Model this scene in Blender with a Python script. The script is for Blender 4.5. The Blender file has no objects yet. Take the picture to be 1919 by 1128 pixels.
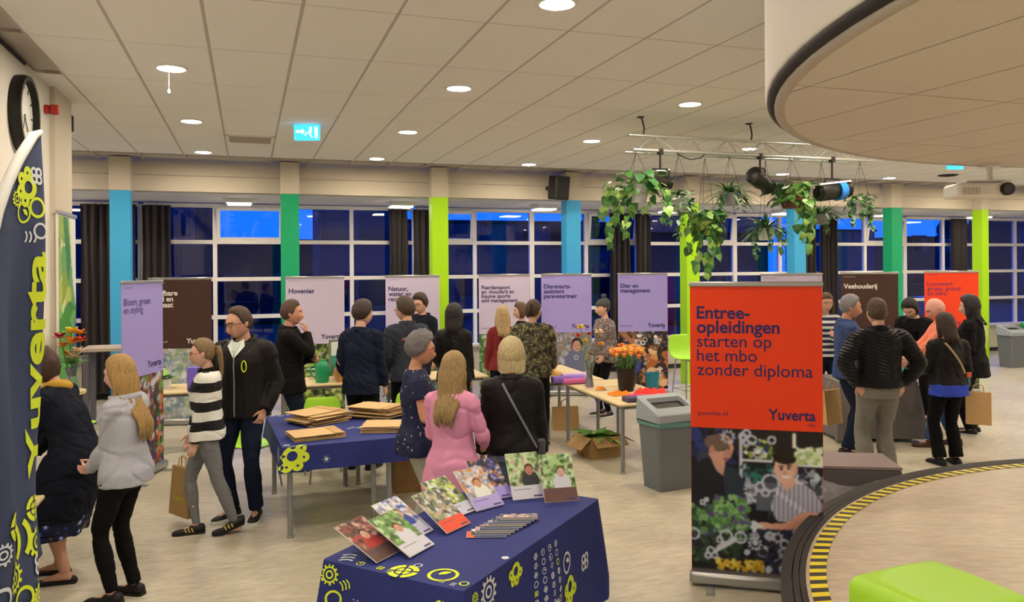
import bpy, bmesh, math, random
import numpy as np
from mathutils import Vector, Matrix, Euler
R = math.radians
random.seed(7)
SC = bpy.context.scene
COL = SC.collection
# ------------------------------------------------------------------ camera, sky, exposure
FPX, HC, ROLL, PY = 1465.0, 2.17, 0.0071, 501.5
cam_d = bpy.data.cameras.new('camera'); cam = bpy.data.objects.new('camera', cam_d); COL.objects.link(cam)
cam.location = (0, 0, HC); cam.rotation_euler = (R(90), ROLL, 0)
cam_d.sensor_fit = 'HORIZONTAL'; cam_d.sensor_width = 36; cam_d.lens = FPX/1919*36
cam_d.shift_y = -(564-PY)/1919; cam_d.clip_start = .05; cam_d.clip_end = 300
SC.camera = cam
w = bpy.data.worlds.new('dusk'); SC.world = w; w.use_nodes = True
bg = w.node_tree.nodes['Background']
bg.inputs[0].default_value = (.006, .115, .95, 1); bg.inputs[1].default_value = 1.0
vs = SC.view_settings
vs.view_transform = 'Standard'; vs.look = 'None'; vs.gamma = 1; vs.use_curve_mapping = False
vs.exposure = 0.95
SC.cycles.max_bounces = 4; SC.cycles.diffuse_bounces = 3; SC.cycles.glossy_bounces = 2
SC.cycles.transparent_max_bounces = 8; SC.cycles.caustics_reflective = False; SC.cycles.caustics_refractive = False
SC.cycles.sample_clamp_indirect = 6; SC.cycles.adaptive_threshold = .07
LAMP = 150.0                                  # strength of a ceiling downlight diffuser
LAMP_COL = (1.0, .81, .60)
TINT = np.array([1.0, .83, .63])*.92         # what the warm lamps do to a white surface

# ------------------------------------------------------------------ places
CW, SW = .947, .32
RW = math.atan2(SW, CW)
def UN(u, n, z=0): return Vector((CW*u-SW*n, SW*u+CW*n, z))
def at(x, y, Y):
    dx = (x-960)/FPX; dz = -(y-PY)/FPX; c, s = math.cos(ROLL), math.sin(ROLL)
    return Vector((Y*(dx*c+dz*s), Y, HC+Y*(-dx*s+dz*c)))
def fl(x, Y, z=0): return Vector(((x-960)/FPX*Y, Y, z))

# ------------------------------------------------------------------ materials
def s2l(c): c = np.asarray(c, float); return np.where(c <= .04045, c/12.92, ((c+.055)/1.055)**2.4)
def hexc(h): return np.array([int(h[i:i+2], 16) for i in (0, 2, 4)])/255
def alb(h):
    c = hexc(h) if isinstance(h, str) else np.asarray(h, float)
    return np.clip(s2l(c)/TINT, .004, .88)
MATS = {}
def M(name, hx, rough=.6, metal=0, noise=None, bump=None, hx2=None, emit=0, spec=.4, coat=0, raw=False, aniso=(1,1,1), trans=0):
    if name in MATS: return MATS[name]
    m = bpy.data.materials.new(name); MATS[name] = m; m.use_nodes = True
    nt = m.node_tree; b = nt.nodes['Principled BSDF']
    c = s2l(hexc(hx)) if raw else alb(hx)
    b.inputs['Base Color'].default_value = (*c, 1); b.inputs['Roughness'].default_value = rough
    b.inputs['Metallic'].default_value = metal; b.inputs['Specular IOR Level'].default_value = spec
    b.inputs['Coat Weight'].default_value = coat
    if trans: b.inputs['Transmission Weight'].default_value = trans
    if emit:
        b.inputs['Emission Color'].default_value = (*c, 1); b.inputs['Emission Strength'].default_value = emit
    if noise or bump:
        tc = nt.nodes.new('ShaderNodeTexCoord'); mp = nt.nodes.new('ShaderNodeMapping')
        mp.inputs['Scale'].default_value = aniso
        nt.links.new(tc.outputs['Object'], mp.inputs[0])
    if noise:
        n = nt.nodes.new('ShaderNodeTexNoise'); n.inputs['Scale'].default_value = noise[0]; n.inputs['Detail'].default_value = 5
        nt.links.new(mp.outputs[0], n.inputs[0])
        mr = nt.nodes.new('ShaderNodeMapRange'); mr.inputs[1].default_value = .3; mr.inputs[2].default_value = .7
        nt.links.new(n.outputs[0], mr.inputs[0])
        mx = nt.nodes.new('ShaderNodeMix'); mx.data_type = 'RGBA'
        c2 = (s2l(hexc(hx2)) if raw else alb(hx2)) if hx2 else np.clip(c*(1-noise[1]), 0, 1)
        mx.inputs[6].default_value = (*c, 1); mx.inputs[7].default_value = (*c2, 1)
        nt.links.new(mr.outputs[0], mx.inputs[0]); nt.links.new(mx.outputs[2], b.inputs['Base Color'])
    if bump:
        n2 = nt.nodes.new('ShaderNodeTexNoise'); n2.inputs['Scale'].default_value = bump[0]; n2.inputs['Detail'].default_value = 4
        nt.links.new(mp.outputs[0], n2.inputs[0])
        bp = nt.nodes.new('ShaderNodeBump'); bp.inputs['Strength'].default_value = bump[1]; bp.inputs['Distance'].default_value = .02
        nt.links.new(n2.outputs[0], bp.inputs['Height']); nt.links.new(bp.outputs[0], b.inputs['Normal'])
    return m
def nodes(m):
    nt = m.node_tree
    return nt, nt.nodes['Principled BSDF'], (lambda t, **k: _nn(nt, t, **k))
def _nn(nt, t, **k):
    n = nt.nodes.new(t)
    for a, v in k.items(): setattr(n, a, v)
    return n
def M_ramp(name, tex, stops, rough=.8, scale=(1,1,1), bump=0, tex_set={}):
    """colour from a texture through a stepped ramp (woven or printed cloth)"""
    if name in MATS: return MATS[name]
    m = bpy.data.materials.new(name); MATS[name] = m; m.use_nodes = True
    nt, b, nn = nodes(m); tc = nn('ShaderNodeTexCoord'); mp = nn('ShaderNodeMapping'); mp.inputs['Scale'].default_value = scale
    nt.links.new(tc.outputs['Object'], mp.inputs[0]); t = nn(tex)
    for k, v in tex_set.items():
        if k in t.inputs: t.inputs[k].default_value = v
        else: setattr(t, k, v)
    nt.links.new(mp.outputs[0], t.inputs[0])
    r = nn('ShaderNodeValToRGB'); r.color_ramp.interpolation = 'CONSTANT'
    while len(r.color_ramp.elements) < len(stops): r.color_ramp.elements.new(.5)
    for e, (p, hx) in zip(r.color_ramp.elements, stops): e.position = p; e.color = (*alb(hx), 1)
    out = t.outputs['Fac'] if 'Fac' in t.outputs else t.outputs[0]
    nt.links.new(out, r.inputs[0]); nt.links.new(r.outputs[0], b.inputs['Base Color'])
    b.inputs['Roughness'].default_value = rough; b.inputs['Specular IOR Level'].default_value = .3
    if bump:
        bp = nn('ShaderNodeBump'); bp.inputs['Strength'].default_value = bump; bp.inputs['Distance'].default_value = .02
        nt.links.new(out, bp.inputs['Height']); nt.links.new(bp.outputs[0], b.inputs['Normal'])
    return m
def M_print():
    if 'print' in MATS: return MATS['print']
    m = bpy.data.materials.new('print'); MATS['print'] = m; m.use_nodes = True
    nt, b, nn = nodes(m); a = nn('ShaderNodeAttribute', attribute_name='ink')
    nt.links.new(a.outputs['Color'], b.inputs['Base Color']); b.inputs['Roughness'].default_value = .45
    b.inputs['Specular IOR Level'].default_value = .3
    return m

# ------------------------------------------------------------------ mesh helpers
class MB:
    def __init__(s): s.v = []; s.f = []; s.m = []; s.cur = 0
    def add(s, vs, fs):
        o = len(s.v); s.v += [tuple(p) for p in vs]; s.f += [tuple(i+o for i in f) for f in fs]; s.m += [s.cur]*len(fs); return s
    def mat(s, i): s.cur = i; return s
    def box(s, c, d, rot=None, bev=0):
        x, y, z = d[0]/2, d[1]/2, d[2]/2
        if bev:
            b = min(bev, x*.9, y*.9); P = []
            for zz, k in ((-z, b), (-z+b, 0), (z-b, 0), (z, b)):
                P += [(sx, sy, zz) for sx, sy in ((-x+b, -y+k), (x-b, -y+k), (x-k, -y+b), (x-k, y-b), (x-b, y-k), (-x+b, y-k), (-x+k, y-b), (-x+k, -y+b))]
            F = [tuple(range(7, -1, -1)), tuple(range(24, 32))]
            for r in range(3):
                for i in range(8): F.append((r*8+i, r*8+(i+1) % 8, r*8+8+(i+1) % 8, r*8+8+i))
        else:
            P = [(sx*x, sy*y, sz*z) for sz in (-1, 1) for sx, sy in ((-1, -1), (1, -1), (1, 1), (-1, 1))]
            F = [(3, 2, 1, 0), (4, 5, 6, 7), (0, 1, 5, 4), (1, 2, 6, 5), (2, 3, 7, 6), (3, 0, 4, 7)]
        if rot is not None:
            Q = rot if isinstance(rot, Matrix) else Euler(rot).to_matrix()
            P = [Q @ Vector(p) for p in P]
        return s.add([(p[0]+c[0], p[1]+c[1], p[2]+c[2]) for p in P], F)
    def loft(s, rings, cap=True, closed=False):
        n = len(rings[0]); V = [p for r in rings for p in r]; F = []
        L = len(rings)
        for k in range(L if closed else L-1):
            a, b = k*n, ((k+1) % L)*n
            for i in range(n): F.append((a+i, a+(i+1) % n, b+(i+1) % n, b+i))
        if cap and not closed: F += [tuple(range(n-1, -1, -1)), tuple((L-1)*n+i for i in range(n))]
        return s.add(V, F)
    def tube(s, pts, rad, seg=8, flat=1., ref=None, cap=True, closed=False):
        P = [Vector(p) for p in pts]; n = len(P)
        rad = [rad]*n if isinstance(rad, (int, float)) else rad; rings = []; X = None
        for i in range(n):
            if closed: T = P[(i+1) % n]-P[i-1]
            else: T = P[min(i+1, n-1)]-P[max(i-1, 0)]
            T = T.normalized() if T.length > 1e-9 else Vector((0, 0, 1))
            if X is None:
                rf = Vector(ref) if ref else (Vector((1, 0, 0)) if abs(T.x) < .8 else Vector((0, 1, 0)))
            else: rf = X
            X = (rf-T*rf.dot(T)).normalized(); Yv = T.cross(X)
            rings.append([P[i]+X*(math.cos(a)*rad[i])+Yv*(math.sin(a)*rad[i]*flat) for a in (2*math.pi*k/seg for k in range(seg))])
        return s.loft(rings, cap, closed)
    def cyl(s, p0, p1, r0, r1=None, seg=12): return s.tube([p0, p1], [r0, r0 if r1 is None else r1], seg)
    def lathe(s, prof, seg=20, c=(0, 0, 0), sx=1, sy=1, cap=True):
        return s.loft([[(c[0]+r*sx*math.cos(2*math.pi*k/seg), c[1]+r*sy*math.sin(2*math.pi*k/seg), c[2]+z) for k in range(seg)] for r, z in prof], cap)
    def ball(s, c, r, seg=12, rings=8, sc=(1, 1, 1)):
        pr = []
        for j in range(rings+1):
            a = -math.pi/2+math.pi*j/rings; pr.append([(c[0]+r*sc[0]*max(math.cos(a), .02)*math.cos(2*math.pi*k/seg), c[1]+r*sc[1]*max(math.cos(a), .02)*math.sin(2*math.pi*k/seg), c[2]+r*sc[2]*math.sin(a)) for k in range(seg)])
        return s.loft(pr)
    def prism(s, poly, h, z=0, mp=None):
        n = len(poly); V = [(x, y, z) for x, y in poly]+[(x, y, z+h) for x, y in poly]
        if mp: V = [mp(*p) for p in V]
        F = [tuple(range(n-1, -1, -1)), tuple(range(n, 2*n))]+[(i, (i+1) % n, n+(i+1) % n, n+i) for i in range(n)]
        return s.add(V, F)
    def mesh(s, name, mats):
        me = bpy.data.meshes.new(name); me.from_pydata([tuple(p) for p in s.v], [], s.f)
        mats = mats if isinstance(mats, (list, tuple)) else [mats]
        for q in mats: me.materials.append(q)
        if len(mats) > 1: me.polygons.foreach_set('material_index', s.m)
        me.update(); return me
    def build(s, name, mats, parent=None, smooth=False, loc=None, rz=0):
        return link(name, s.mesh(name, mats), parent, smooth, loc, rz)
def link(name, me, parent=None, smooth=False, loc=None, rz=0):
    if smooth:
        me.shade_smooth()
        if smooth != 'all':
            try: me.set_sharp_from_angle(angle=R(40))
            except Exception: pass
    o = bpy.data.objects.new(name, me); COL.objects.link(o)
    if parent: o.parent = parent
    if loc is not None: o.location = loc
    if rz: o.rotation_euler.z = rz
    return o
LABELS = {}
def tag(o, label, cat, group=None, kind=None):
    if label: o['label'] = label
    if cat: o['category'] = cat
    if group: o['group'] = group
    if kind: o['kind'] = kind
    return o
def thing(name, label, cat, loc=(0, 0, 0), rz=0, group=None):
    o = bpy.data.objects.new(name, None); COL.objects.link(o); o.empty_display_size = .1
    o.location = loc; o.rotation_euler.z = rz; return tag(o, label, cat, group)
def struct(o): o['kind'] = 'structure'; return o

TMP = bpy.data.scenes.new('workbench')
def workbench():
    with bpy.context.temp_override(scene=TMP, view_layer=TMP.view_layers[0]): return bpy.context.evaluated_depsgraph_get()
def baked(me, mods):
    o = bpy.data.objects.new('t', me); TMP.collection.objects.link(o)
    for ty, kw in mods:
        md = o.modifiers.new(ty, ty)
        for k, v in kw.items(): setattr(md, k, v)
    dg = workbench()
    r = bpy.data.meshes.new_from_object(o.evaluated_get(dg))
    bpy.data.objects.remove(o); return r
def remesh(mb, mats, voxel=.011, it=5):
    me = mb.mesh('raw', mats); r = baked(me, [('REMESH', dict(mode='VOXEL', voxel_size=voxel)), ('SMOOTH', dict(factor=.5, iterations=it))])
    bpy.data.meshes.remove(me); r.materials.clear()
    for q in (mats if isinstance(mats, (list, tuple)) else [mats]): r.materials.append(q)
    return r
_TX = {}
def text_geo(txt, bold=0.):
    k = (txt, bold)
    if k in _TX: return _TX[k]
    cu = bpy.data.curves.new('t', 'FONT'); cu.body = txt; cu.offset = bold; cu.resolution_u = 4; cu.space_line = 1.0
    o = bpy.data.objects.new('t', cu); TMP.collection.objects.link(o)
    dg = workbench()
    me = bpy.data.meshes.new_from_object(o.evaluated_get(dg))
    V = np.array([v.co[:] for v in me.vertices]).reshape(-1, 3); F = [tuple(p.vertices) for p in me.polygons]
    bpy.data.objects.remove(o); bpy.data.meshes.remove(me)
    _TX[k] = (V, F); return V, F
def text(mb, txt, size, fn, bold=0., align='l', width=None):
    """lettering: fn maps flat (x, y) to a point"""
    V, F = text_geo(txt, bold)
    if len(V) == 0: return mb
    V = V*size; x0, x1 = V[:, 0].min(), V[:, 0].max()
    if width: V = V*np.array([width/(x1-x0), 1, 1]); x0, x1 = V[:, 0].min(), V[:, 0].max()
    off = {'l': x0, 'r': x1, 'c': (x0+x1)/2}[align]
    return mb.add([fn(x-off, y) for x, y, z in V], F)

# ------------------------------------------------------------------ flat print (photos on banners and brochures) as ink on a fine grid
class Canvas:
    def __init__(s, w, h, bgc):
        s.w, s.h = w, h; s.a = np.zeros((h, w, 3)); s.a[:] = hexc(bgc)
        s.X, s.Y = np.meshgrid((np.arange(w)+.5)/w, (np.arange(h)+.5)/h); s.asp = h/w
    def put(s, m, c): s.a[m] = hexc(c); return s
    def ell(s, cx, cy, rx, ry, c, rot=0):
        dx, dy = s.X-cx, (s.Y-cy)*s.asp; ca, sa = math.cos(rot), math.sin(rot)
        return s.put(((dx*ca+dy*sa)/rx)**2+((-dx*sa+dy*ca)/(ry*s.asp))**2 < 1, c)
    def rect(s, x0, y0, x1, y1, c): return s.put((s.X > x0) & (s.X < x1) & (s.Y > y0) & (s.Y < y1), c)
    def poly(s, P, c):
        m = np.zeros(s.X.shape, bool); n = len(P)
        for i in range(n):
            (x1, y1), (x2, y2) = P[i], P[(i+1) % n]
            if y1 == y2: continue
            m ^= ((s.Y > min(y1, y2)) & (s.Y <= max(y1, y2)) & (s.X < x1+(s.Y-y1)*(x2-x1)/(y2-y1)))
        return s.put(m, c)
    def ring(s, cx, cy, r, t, c, teeth=0):
        dx, dy = s.X-cx, (s.Y-cy)*s.asp; d = np.hypot(dx, dy)
        rr = r*(1+(.16*np.sign(np.sin(np.arctan2(dy, dx)*teeth)) if teeth else 0))
        return s.put((d < rr) & (d > r-t), c)
    def speck(s, x0, y0, x1, y1, n, r, cols, seed=1):
        g = random.Random(seed)
        for _ in range(n): s.ell(g.uniform(x0, x1), g.uniform(y0, y1), r*g.uniform(.5, 1.3), r*g.uniform(.4, 1.2)/s.asp, g.choice(cols), g.uniform(0, 3))
        return s
    def face(s, cx, cy, r, skin, hair, look=0):
        s.ell(cx, cy-.015, r*1.06, r*1.2/s.asp*1.02, hair); s.ell(cx+look*r*.25, cy+r*.22/s.asp, r*.86, r*1.05/s.asp, skin)
        for k in (-1, 1): s.ell(cx+look*r*.4+k*r*.33, cy+r*.05/s.asp, r*.12, r*.07/s.asp, '2a1a14')
        s.ell(cx+look*r*.4, cy+r*.75/s.asp, r*.25, r*.08/s.asp, '9a4a40'); return s
    def blur(s, n=1):
        for _ in range(n):
            for ax in (0, 1):
                q = np.concatenate([s.a.take([0], ax), s.a, s.a.take([-1], ax)], ax); k = s.a.shape[ax]; s.a = (q.take(range(k), ax)+2*q.take(range(1, k+1), ax)+q.take(range(2, k+2), ax))/4
        return s
    def mesh(s, name, W, H):
        """grid in local x (0..W) and z (0..H), y = 0"""
        w, h = s.w, s.h
        xs = np.linspace(0, W, w); zs = np.linspace(H, 0, h)
        V = np.zeros((h, w, 3)); V[..., 0] = xs[None]; V[..., 2] = zs[:, None]
        i = np.arange(h*w).reshape(h, w)
        F = np.stack([i[1:, :-1], i[1:, 1:], i[:-1, 1:], i[:-1, :-1]], -1).reshape(-1, 4)
        me = bpy.data.meshes.new(name); me.vertices.add(h*w); me.vertices.foreach_set('co', V.ravel())
        me.loops.add(F.size); me.loops.foreach_set('vertex_index', F.ravel().astype(np.int32))
        me.polygons.add(len(F)); me.polygons.foreach_set('loop_start', np.arange(0, F.size, 4, dtype=np.int32))
        me.update(calc_edges=True)
        at_ = me.color_attributes.new('ink', 'FLOAT_COLOR', 'POINT')
        c = np.ones((h*w, 4), np.float32); c[:, :3] = np.clip(s2l(s.a.reshape(-1, 3))/TINT, .003, .85)
        at_.data.foreach_set('color', c.ravel()); me.materials.append(M_print()); return me
# ------------------------------------------------------------------ the setting
m_white = M('white_paint', 'cbb594', .7, bump=(90, .04))
m_wall = M('wall_paint', 'dccab0', .8, bump=(120, .06))
m_tile = M('ceiling_tile', 'efdcc4', .9, noise=(160, .05), bump=(220, .12))
m_run = M('ceiling_runner', 'b7a28a', .6)
m_frame = M('window_frame_white', 'f0e0c4', .5)
m_dark = M('dark_rubber', '2e2926', .7, bump=(60, .1))
m_black = M('black_plastic', '16140f', .45)
m_steel = M('brushed_steel', 'a99f90', .35, metal=.8)
m_leg = M('grey_table_leg', '8c857a', .4, metal=.5)
def floor_mat(name, a, b):
    m = M(name, a, .34, noise=(1.1, .3), hx2=b, spec=.45)
    nt, bs, nn = nodes(m); tc = nn('ShaderNodeTexCoord')
    n = nn('ShaderNodeTexNoise'); n.inputs['Scale'].default_value = 9; n.inputs['Detail'].default_value = 8
    mp = nn('ShaderNodeMapping'); mp.inputs['Scale'].default_value = (1, 3.5, 1); mp.inputs['Rotation'].default_value = (0, 0, .5)
    nt.links.new(tc.outputs['Object'], mp.inputs[0]); nt.links.new(mp.outputs[0], n.inputs[0])
    old = bs.inputs['Base Color'].links[0].from_socket
    mx = nn('ShaderNodeMix', data_type='RGBA', blend_type='OVERLAY'); mx.inputs[0].default_value = .45
    nt.links.new(old, mx.inputs[6]); nt.links.new(n.outputs[0], mx.inputs[7]); nt.links.new(mx.outputs[2], bs.inputs['Base Color'])
    mr = nn('ShaderNodeMapRange'); mr.inputs[3].default_value = .26; mr.inputs[4].default_value = .5
    nt.links.new(n.outputs[0], mr.inputs[0]); nt.links.new(mr.outputs[0], bs.inputs['Roughness']); return m
m_floor = floor_mat('polished_floor', 'bfad8c', 'ab997a')
m_plat = floor_mat('platform_floor', 'c2aa8a', 'b09776')
# room box in the (u, n) frame: u along the window wall, n away from the viewer
U0, U1, N0, N1, ZC = -6.2, 20.5, -6.0, 14.8, 3.83
def unbox(name, u0, u1, n0, n1, z0, z1, mat, parent=None, kind=True):
    c = UN((u0+u1)/2, (n0+n1)/2, (z0+z1)/2); o = MB().box((0, 0, 0), (u1-u0, n1-n0, z1-z0)).build(name, mat, parent, loc=c, rz=RW)
    return struct(o) if kind and not parent else o
unbox('floor', U0, U1, N0, N1+.2, -.1, 0, m_floor)
unbox('wall_rear', U0, U1, N0-.2, N0, 0, ZC+.3, m_wall)
unbox('wall_right', U1, U1+.2, N0, N1+.2, 0, ZC+.3, m_wall)
unbox('wall_far_left', U0-.2, U0, N0, N1+.2, 0, ZC+.3, m_wall)
wl = unbox('wall_left', -1.95, -1.67, N0, 7.95, 0, ZC, m_wall)
struct(unbox('trim_1', -1.68, -1.655, N0, 7.1, ZC-.03, ZC-.004, m_dark))
struct(unbox('trim_2', -1.99, -1.63, 7.95, 8.65, 0, ZC, m_white))
struct(unbox('baseboard_left', -1.672, -1.65, N0, 7.9, 0, .09, m_dark))
unbox('wall_back', U0, U1, N1-.06, N1+.14, 0, .66, m_white)
struct(unbox('baseboard_back', U0, U1, N1-.085, N1-.06, 0, .09, m_dark))
# ceiling with its lay-in tiles
cl = unbox('ceiling', U0, U1, N0, 12.8, ZC+.02, ZC+.2, m_run)
CU, CN, CR, CZ = 5.66, 1.15, 3.85, 2.99                 # the round lowered canopy
tile_me = MB().box((0, 0, 0), (.584, 1.184, .03), bev=.006).mesh('tile', m_tile)
cut_me = MB().box((0, 0, 0), (.584, 1.02, .03), bev=.006).mesh('tile_cut', m_tile)
k = 0; far_tiles = MB(); ceil_inv = (UN((U0+U1)/2, (N0+12.8)/2, ZC+.11), RW)
def to_parent(o, p):
    o.parent = p; o.matrix_parent_inverse = (Matrix.Translation(p.location) @ Matrix.Rotation(p.rotation_euler.z, 4, 'Z')).inverted(); return o
LIGHT_CELLS = set()
for i in range(-10, 34):
    for j in range(-9, 6):
        u, n = -.56+.6*i, 6.85+1.2*j
        if u < -5.9 or u > 20.2 or n < -5.4 or (u < -1.6 and n < 8): continue
        P = UN(u, n); seen = P.y > 3 and abs(P.x/P.y) < .72 and (ZC-HC)/P.y < .40
        inside = math.hypot(u-CU, n-CN) < CR-.7
        if n > 12.6: continue
        last = j == 4
        z = ZC+.006
        if seen and not inside:
            to_parent(link('tile', tile_me if not last else cut_me, None, loc=UN(u, n-(.08 if last else 0), z), rz=RW), cl)
        else: far_tiles.box((UN(u, n, z)), (.584, 1.184, .03), (0, 0, RW))
o = far_tiles.build('tile', m_tile); to_parent(o, cl); o['kind'] = 'stuff'
# runners between the tiles
for i in range(-10, 35):
    u = -.26+.6*(i-1)
    if -6 < u < 20: to_parent(unbox('runner', u-.011, u+.011, (8 if u < -1.6 else -5), 12.78, ZC-.006, ZC+.02, m_run, cl), cl)
for j in range(-9, 6):
    n = 6.25+1.2*j
    if -5 < n < 12.7: to_parent(unbox('runner', -1.6 if n < 8 else -6, 20, n-.011, n+.011, ZC-.005, ZC+.02, m_run, cl), cl)
# bulkhead boards above the columns, soffit to the windows
struct(unbox('wall_bulkhead', U0, U1, 12.86, 12.98, 3.36, ZC+.2, m_white))
bh = bpy.data.objects['wall_bulkhead']
COLU = [-1.76+2.387*i for i in range(-1, 10)]
for a, b in zip(COLU[:-1], COLU[1:]):
    for z0, z1, dn in ((3.36, 3.595, 0), (3.603, 3.80, .012)):
        to_parent(unbox('panel', a+.02, b-.02, 12.83+dn, 12.88, z0, z1, m_white, bh), bh)
struct(unbox('ceiling_soffit', U0, U1, 12.98, N1+.2, 3.35, 3.5, m_tile))
# columns: white head, coloured shaft
m_cols = {'blue': M('column_blue', '3f9fd6', .55), 'green': M('column_green', '12975a', .55), 'lime': M('column_lime', 'a9d411', .55)}
order = ['lime', 'blue', 'green', 'lime', 'blue', 'lime', 'blue', 'green', 'lime', 'blue', 'green']
names = {0: 'blue column beside the lilac floristry banner and dark curtains', 1: 'dark green column behind the pale garden banner', 2: 'lime green column left of the equine banner',
         3: 'blue column under the black loudspeaker', 4: 'lime green column behind the trailing hanging plants', 5: 'blue column behind the stage spotlights and plants',
         6: 'green column above the brown livestock banner', 7: 'slim lime green column beside the red banner and far bins'}
for i, u in enumerate(COLU):
    k = i-1
    if k not in names: continue
    t = thing('column', names[k], 'column', UN(u, 12.72), RW, 'coloured columns along the window wall')
    w_ = .27 if k < 7 else .19
    MB().box((0, 0, 1.67), (w_, .24, 3.34)).build('shaft', m_cols[order[i]], t)
    MB().box((0, 0, (3.34+ZC)/2), (w_+.012, .25, ZC-3.34)).build('head', m_white, t)
# windows
m_glass = bpy.data.materials.new('window_glass'); m_glass.use_nodes = True
nt = m_glass.node_tree; nt.nodes.clear()
o_ = nt.nodes.new('ShaderNodeOutputMaterial'); mx = nt.nodes.new('ShaderNodeMixShader'); tr = nt.nodes.new('ShaderNodeBsdfTransparent'); gl = nt.nodes.new('ShaderNodeBsdfGlossy')
tr.inputs[0].default_value = (.86, .9, .92, 1); gl.inputs['Roughness'].default_value = .02; fr = nt.nodes.new('ShaderNodeFresnel'); fr.inputs[0].default_value = 1.7
for a, b in ((fr.outputs[0], mx.inputs[0]), (tr.outputs[0], mx.inputs[1]), (gl.outputs[0], mx.inputs[2]), (mx.outputs[0], o_.inputs[0])): nt.links.new(a, b)
ZR = [.66, 1.33, 2.0, 2.66, 3.3]
m_clear = bpy.data.materials.new('glass_rear'); m_clear.use_nodes = True; nt = m_clear.node_tree; nt.nodes.clear(); o_ = nt.nodes.new('ShaderNodeOutputMaterial'); tr = nt.nodes.new('ShaderNodeBsdfTransparent'); nt.links.new(tr.outputs[0], o_.inputs[0])
pane_me = MB().box((0, 0, 0), (1.11, .008, .60)).mesh('pane', [m_glass, m_clear])
pane_me.polygons.foreach_set('material_index', [0 if p.normal.y < -.5 else 1 for p in pane_me.polygons])
sash_me = MB().box((-.53, 0, 0), (.06, .05, .56)).box((.53, 0, 0), (.06, .05, .56)).box((0, 0, .27), (1.06, .05, .06)).box((0, 0, -.27), (1.06, .05, .06)).box((0, -.04, -.26), (.1, .03, .02)).mesh('sash', m_frame)
hop = {(0, 1), (2, 0), (3, 1), (6, 1), (4, 1)}
for k in range(-2, 9):
    a = -1.74+2.385*k; c = a+2.385/2
    wd = bpy.data.objects.new('window_%d' % (k+3), None); COL.objects.link(wd); wd['kind'] = 'structure'; wd.location = UN(c, N1); wd.rotation_euler.z = RW
    for x, wx in ((-1.19, .045), (0, .07), (1.19, .045)): MB().box((x-math.copysign(.022, x) if x else 0, 0, 1.98), (wx, .09, 2.66)).build('mullion', m_frame, wd)
    for z in ZR: MB().box((0, 0, z), (2.3, .085, .07)).build('transom', m_frame, wd)
    MB().box((0, -.07, .655), (2.38, .2, .03)).build('window_sill', m_white, wd)
    for s in (0, 1):
        for r in range(4):
            x = -.59+1.18*s; z = (ZR[r]+ZR[r+1])/2
            p = link('pane', pane_me, wd, loc=(x, .01, z))
            if r == 3 and (k, s) in hop:
                q = link('sash', sash_me, wd, loc=(x, -.06, z)); q.rotation_euler.x = .16; p.rotation_euler.x = .16
# curtains gathered at the posts
m_curt = M('curtain_cloth', '3c332e', .9, bump=(50, .1))
def curtain(u0, u1, label):
    mb = MB(); ws = u1-u0; N = int(ws/.02); pts = []
    for i in range(N+1):
        x = ws*i/N; pts.append((x, .045*math.sin(x*2*math.pi/.115)+.012*math.sin(x*31)))
    rings = []
    for z in (.12, .8, 1.6, 2.4, 3.0, 3.28):
        rings.append([(x+.01*math.sin(z*3+x*20), y*(1.15-.1*z/3.3), z) for x, y in pts]+[(x+.01*math.sin(z*3+x*20), y*(1.15-.1*z/3.3)+.012, z) for x, y in reversed(pts)])
    o = mb.loft(rings).build('curtain', m_curt, None, True, UN(u0, 14.55), RW); tag(o, label, 'curtain', 'dark curtains at the window posts')
for u0, u1, lb in ((-2.62, -1.80, 'dark curtain left of the leftmost blue column'), (-1.69, -1.24, 'dark curtain right of the post behind the leftmost blue column'),
                   (2.5, 2.86, 'dark curtain left of the post beside the lime column'), (2.96, 3.36, 'dark curtain touching the second-bay lime column'),
                   (7.05, 7.52, 'dark curtain behind the leftmost trailing plant'), (7.64, 7.95, 'dark curtain right of the post behind the leftmost hanging plant'),
                   (11.72, 12.2, 'dark curtain between blue column and post behind the spotlights'), (12.32, 12.8, 'dark curtain left of the brown livestock banner'),
                   (16.2, 16.66, 'dark curtain above the red contracting banner')): curtain(u0, u1, lb)
# outside: dusk street
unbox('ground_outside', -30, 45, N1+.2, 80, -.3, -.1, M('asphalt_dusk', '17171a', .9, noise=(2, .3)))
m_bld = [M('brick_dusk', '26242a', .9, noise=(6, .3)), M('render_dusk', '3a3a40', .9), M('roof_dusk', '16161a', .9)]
m_bwin = M('dark_house_window', '0e1220', .1)
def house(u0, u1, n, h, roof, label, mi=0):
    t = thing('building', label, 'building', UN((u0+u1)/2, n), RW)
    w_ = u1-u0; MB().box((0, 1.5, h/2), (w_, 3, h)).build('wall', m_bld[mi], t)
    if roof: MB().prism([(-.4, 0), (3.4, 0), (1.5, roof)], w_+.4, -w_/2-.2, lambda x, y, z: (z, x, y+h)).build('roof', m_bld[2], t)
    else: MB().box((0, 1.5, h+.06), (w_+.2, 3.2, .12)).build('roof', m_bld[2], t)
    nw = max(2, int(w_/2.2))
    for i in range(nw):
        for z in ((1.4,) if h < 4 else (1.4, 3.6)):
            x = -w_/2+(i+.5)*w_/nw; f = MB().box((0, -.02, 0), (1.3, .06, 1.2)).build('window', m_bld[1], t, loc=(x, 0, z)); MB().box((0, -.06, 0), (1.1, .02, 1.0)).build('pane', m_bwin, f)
def px_u(x, n): r = (x-960)/FPX; Y = n/(CW-SW*r); return CW*r*Y+SW*Y
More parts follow.
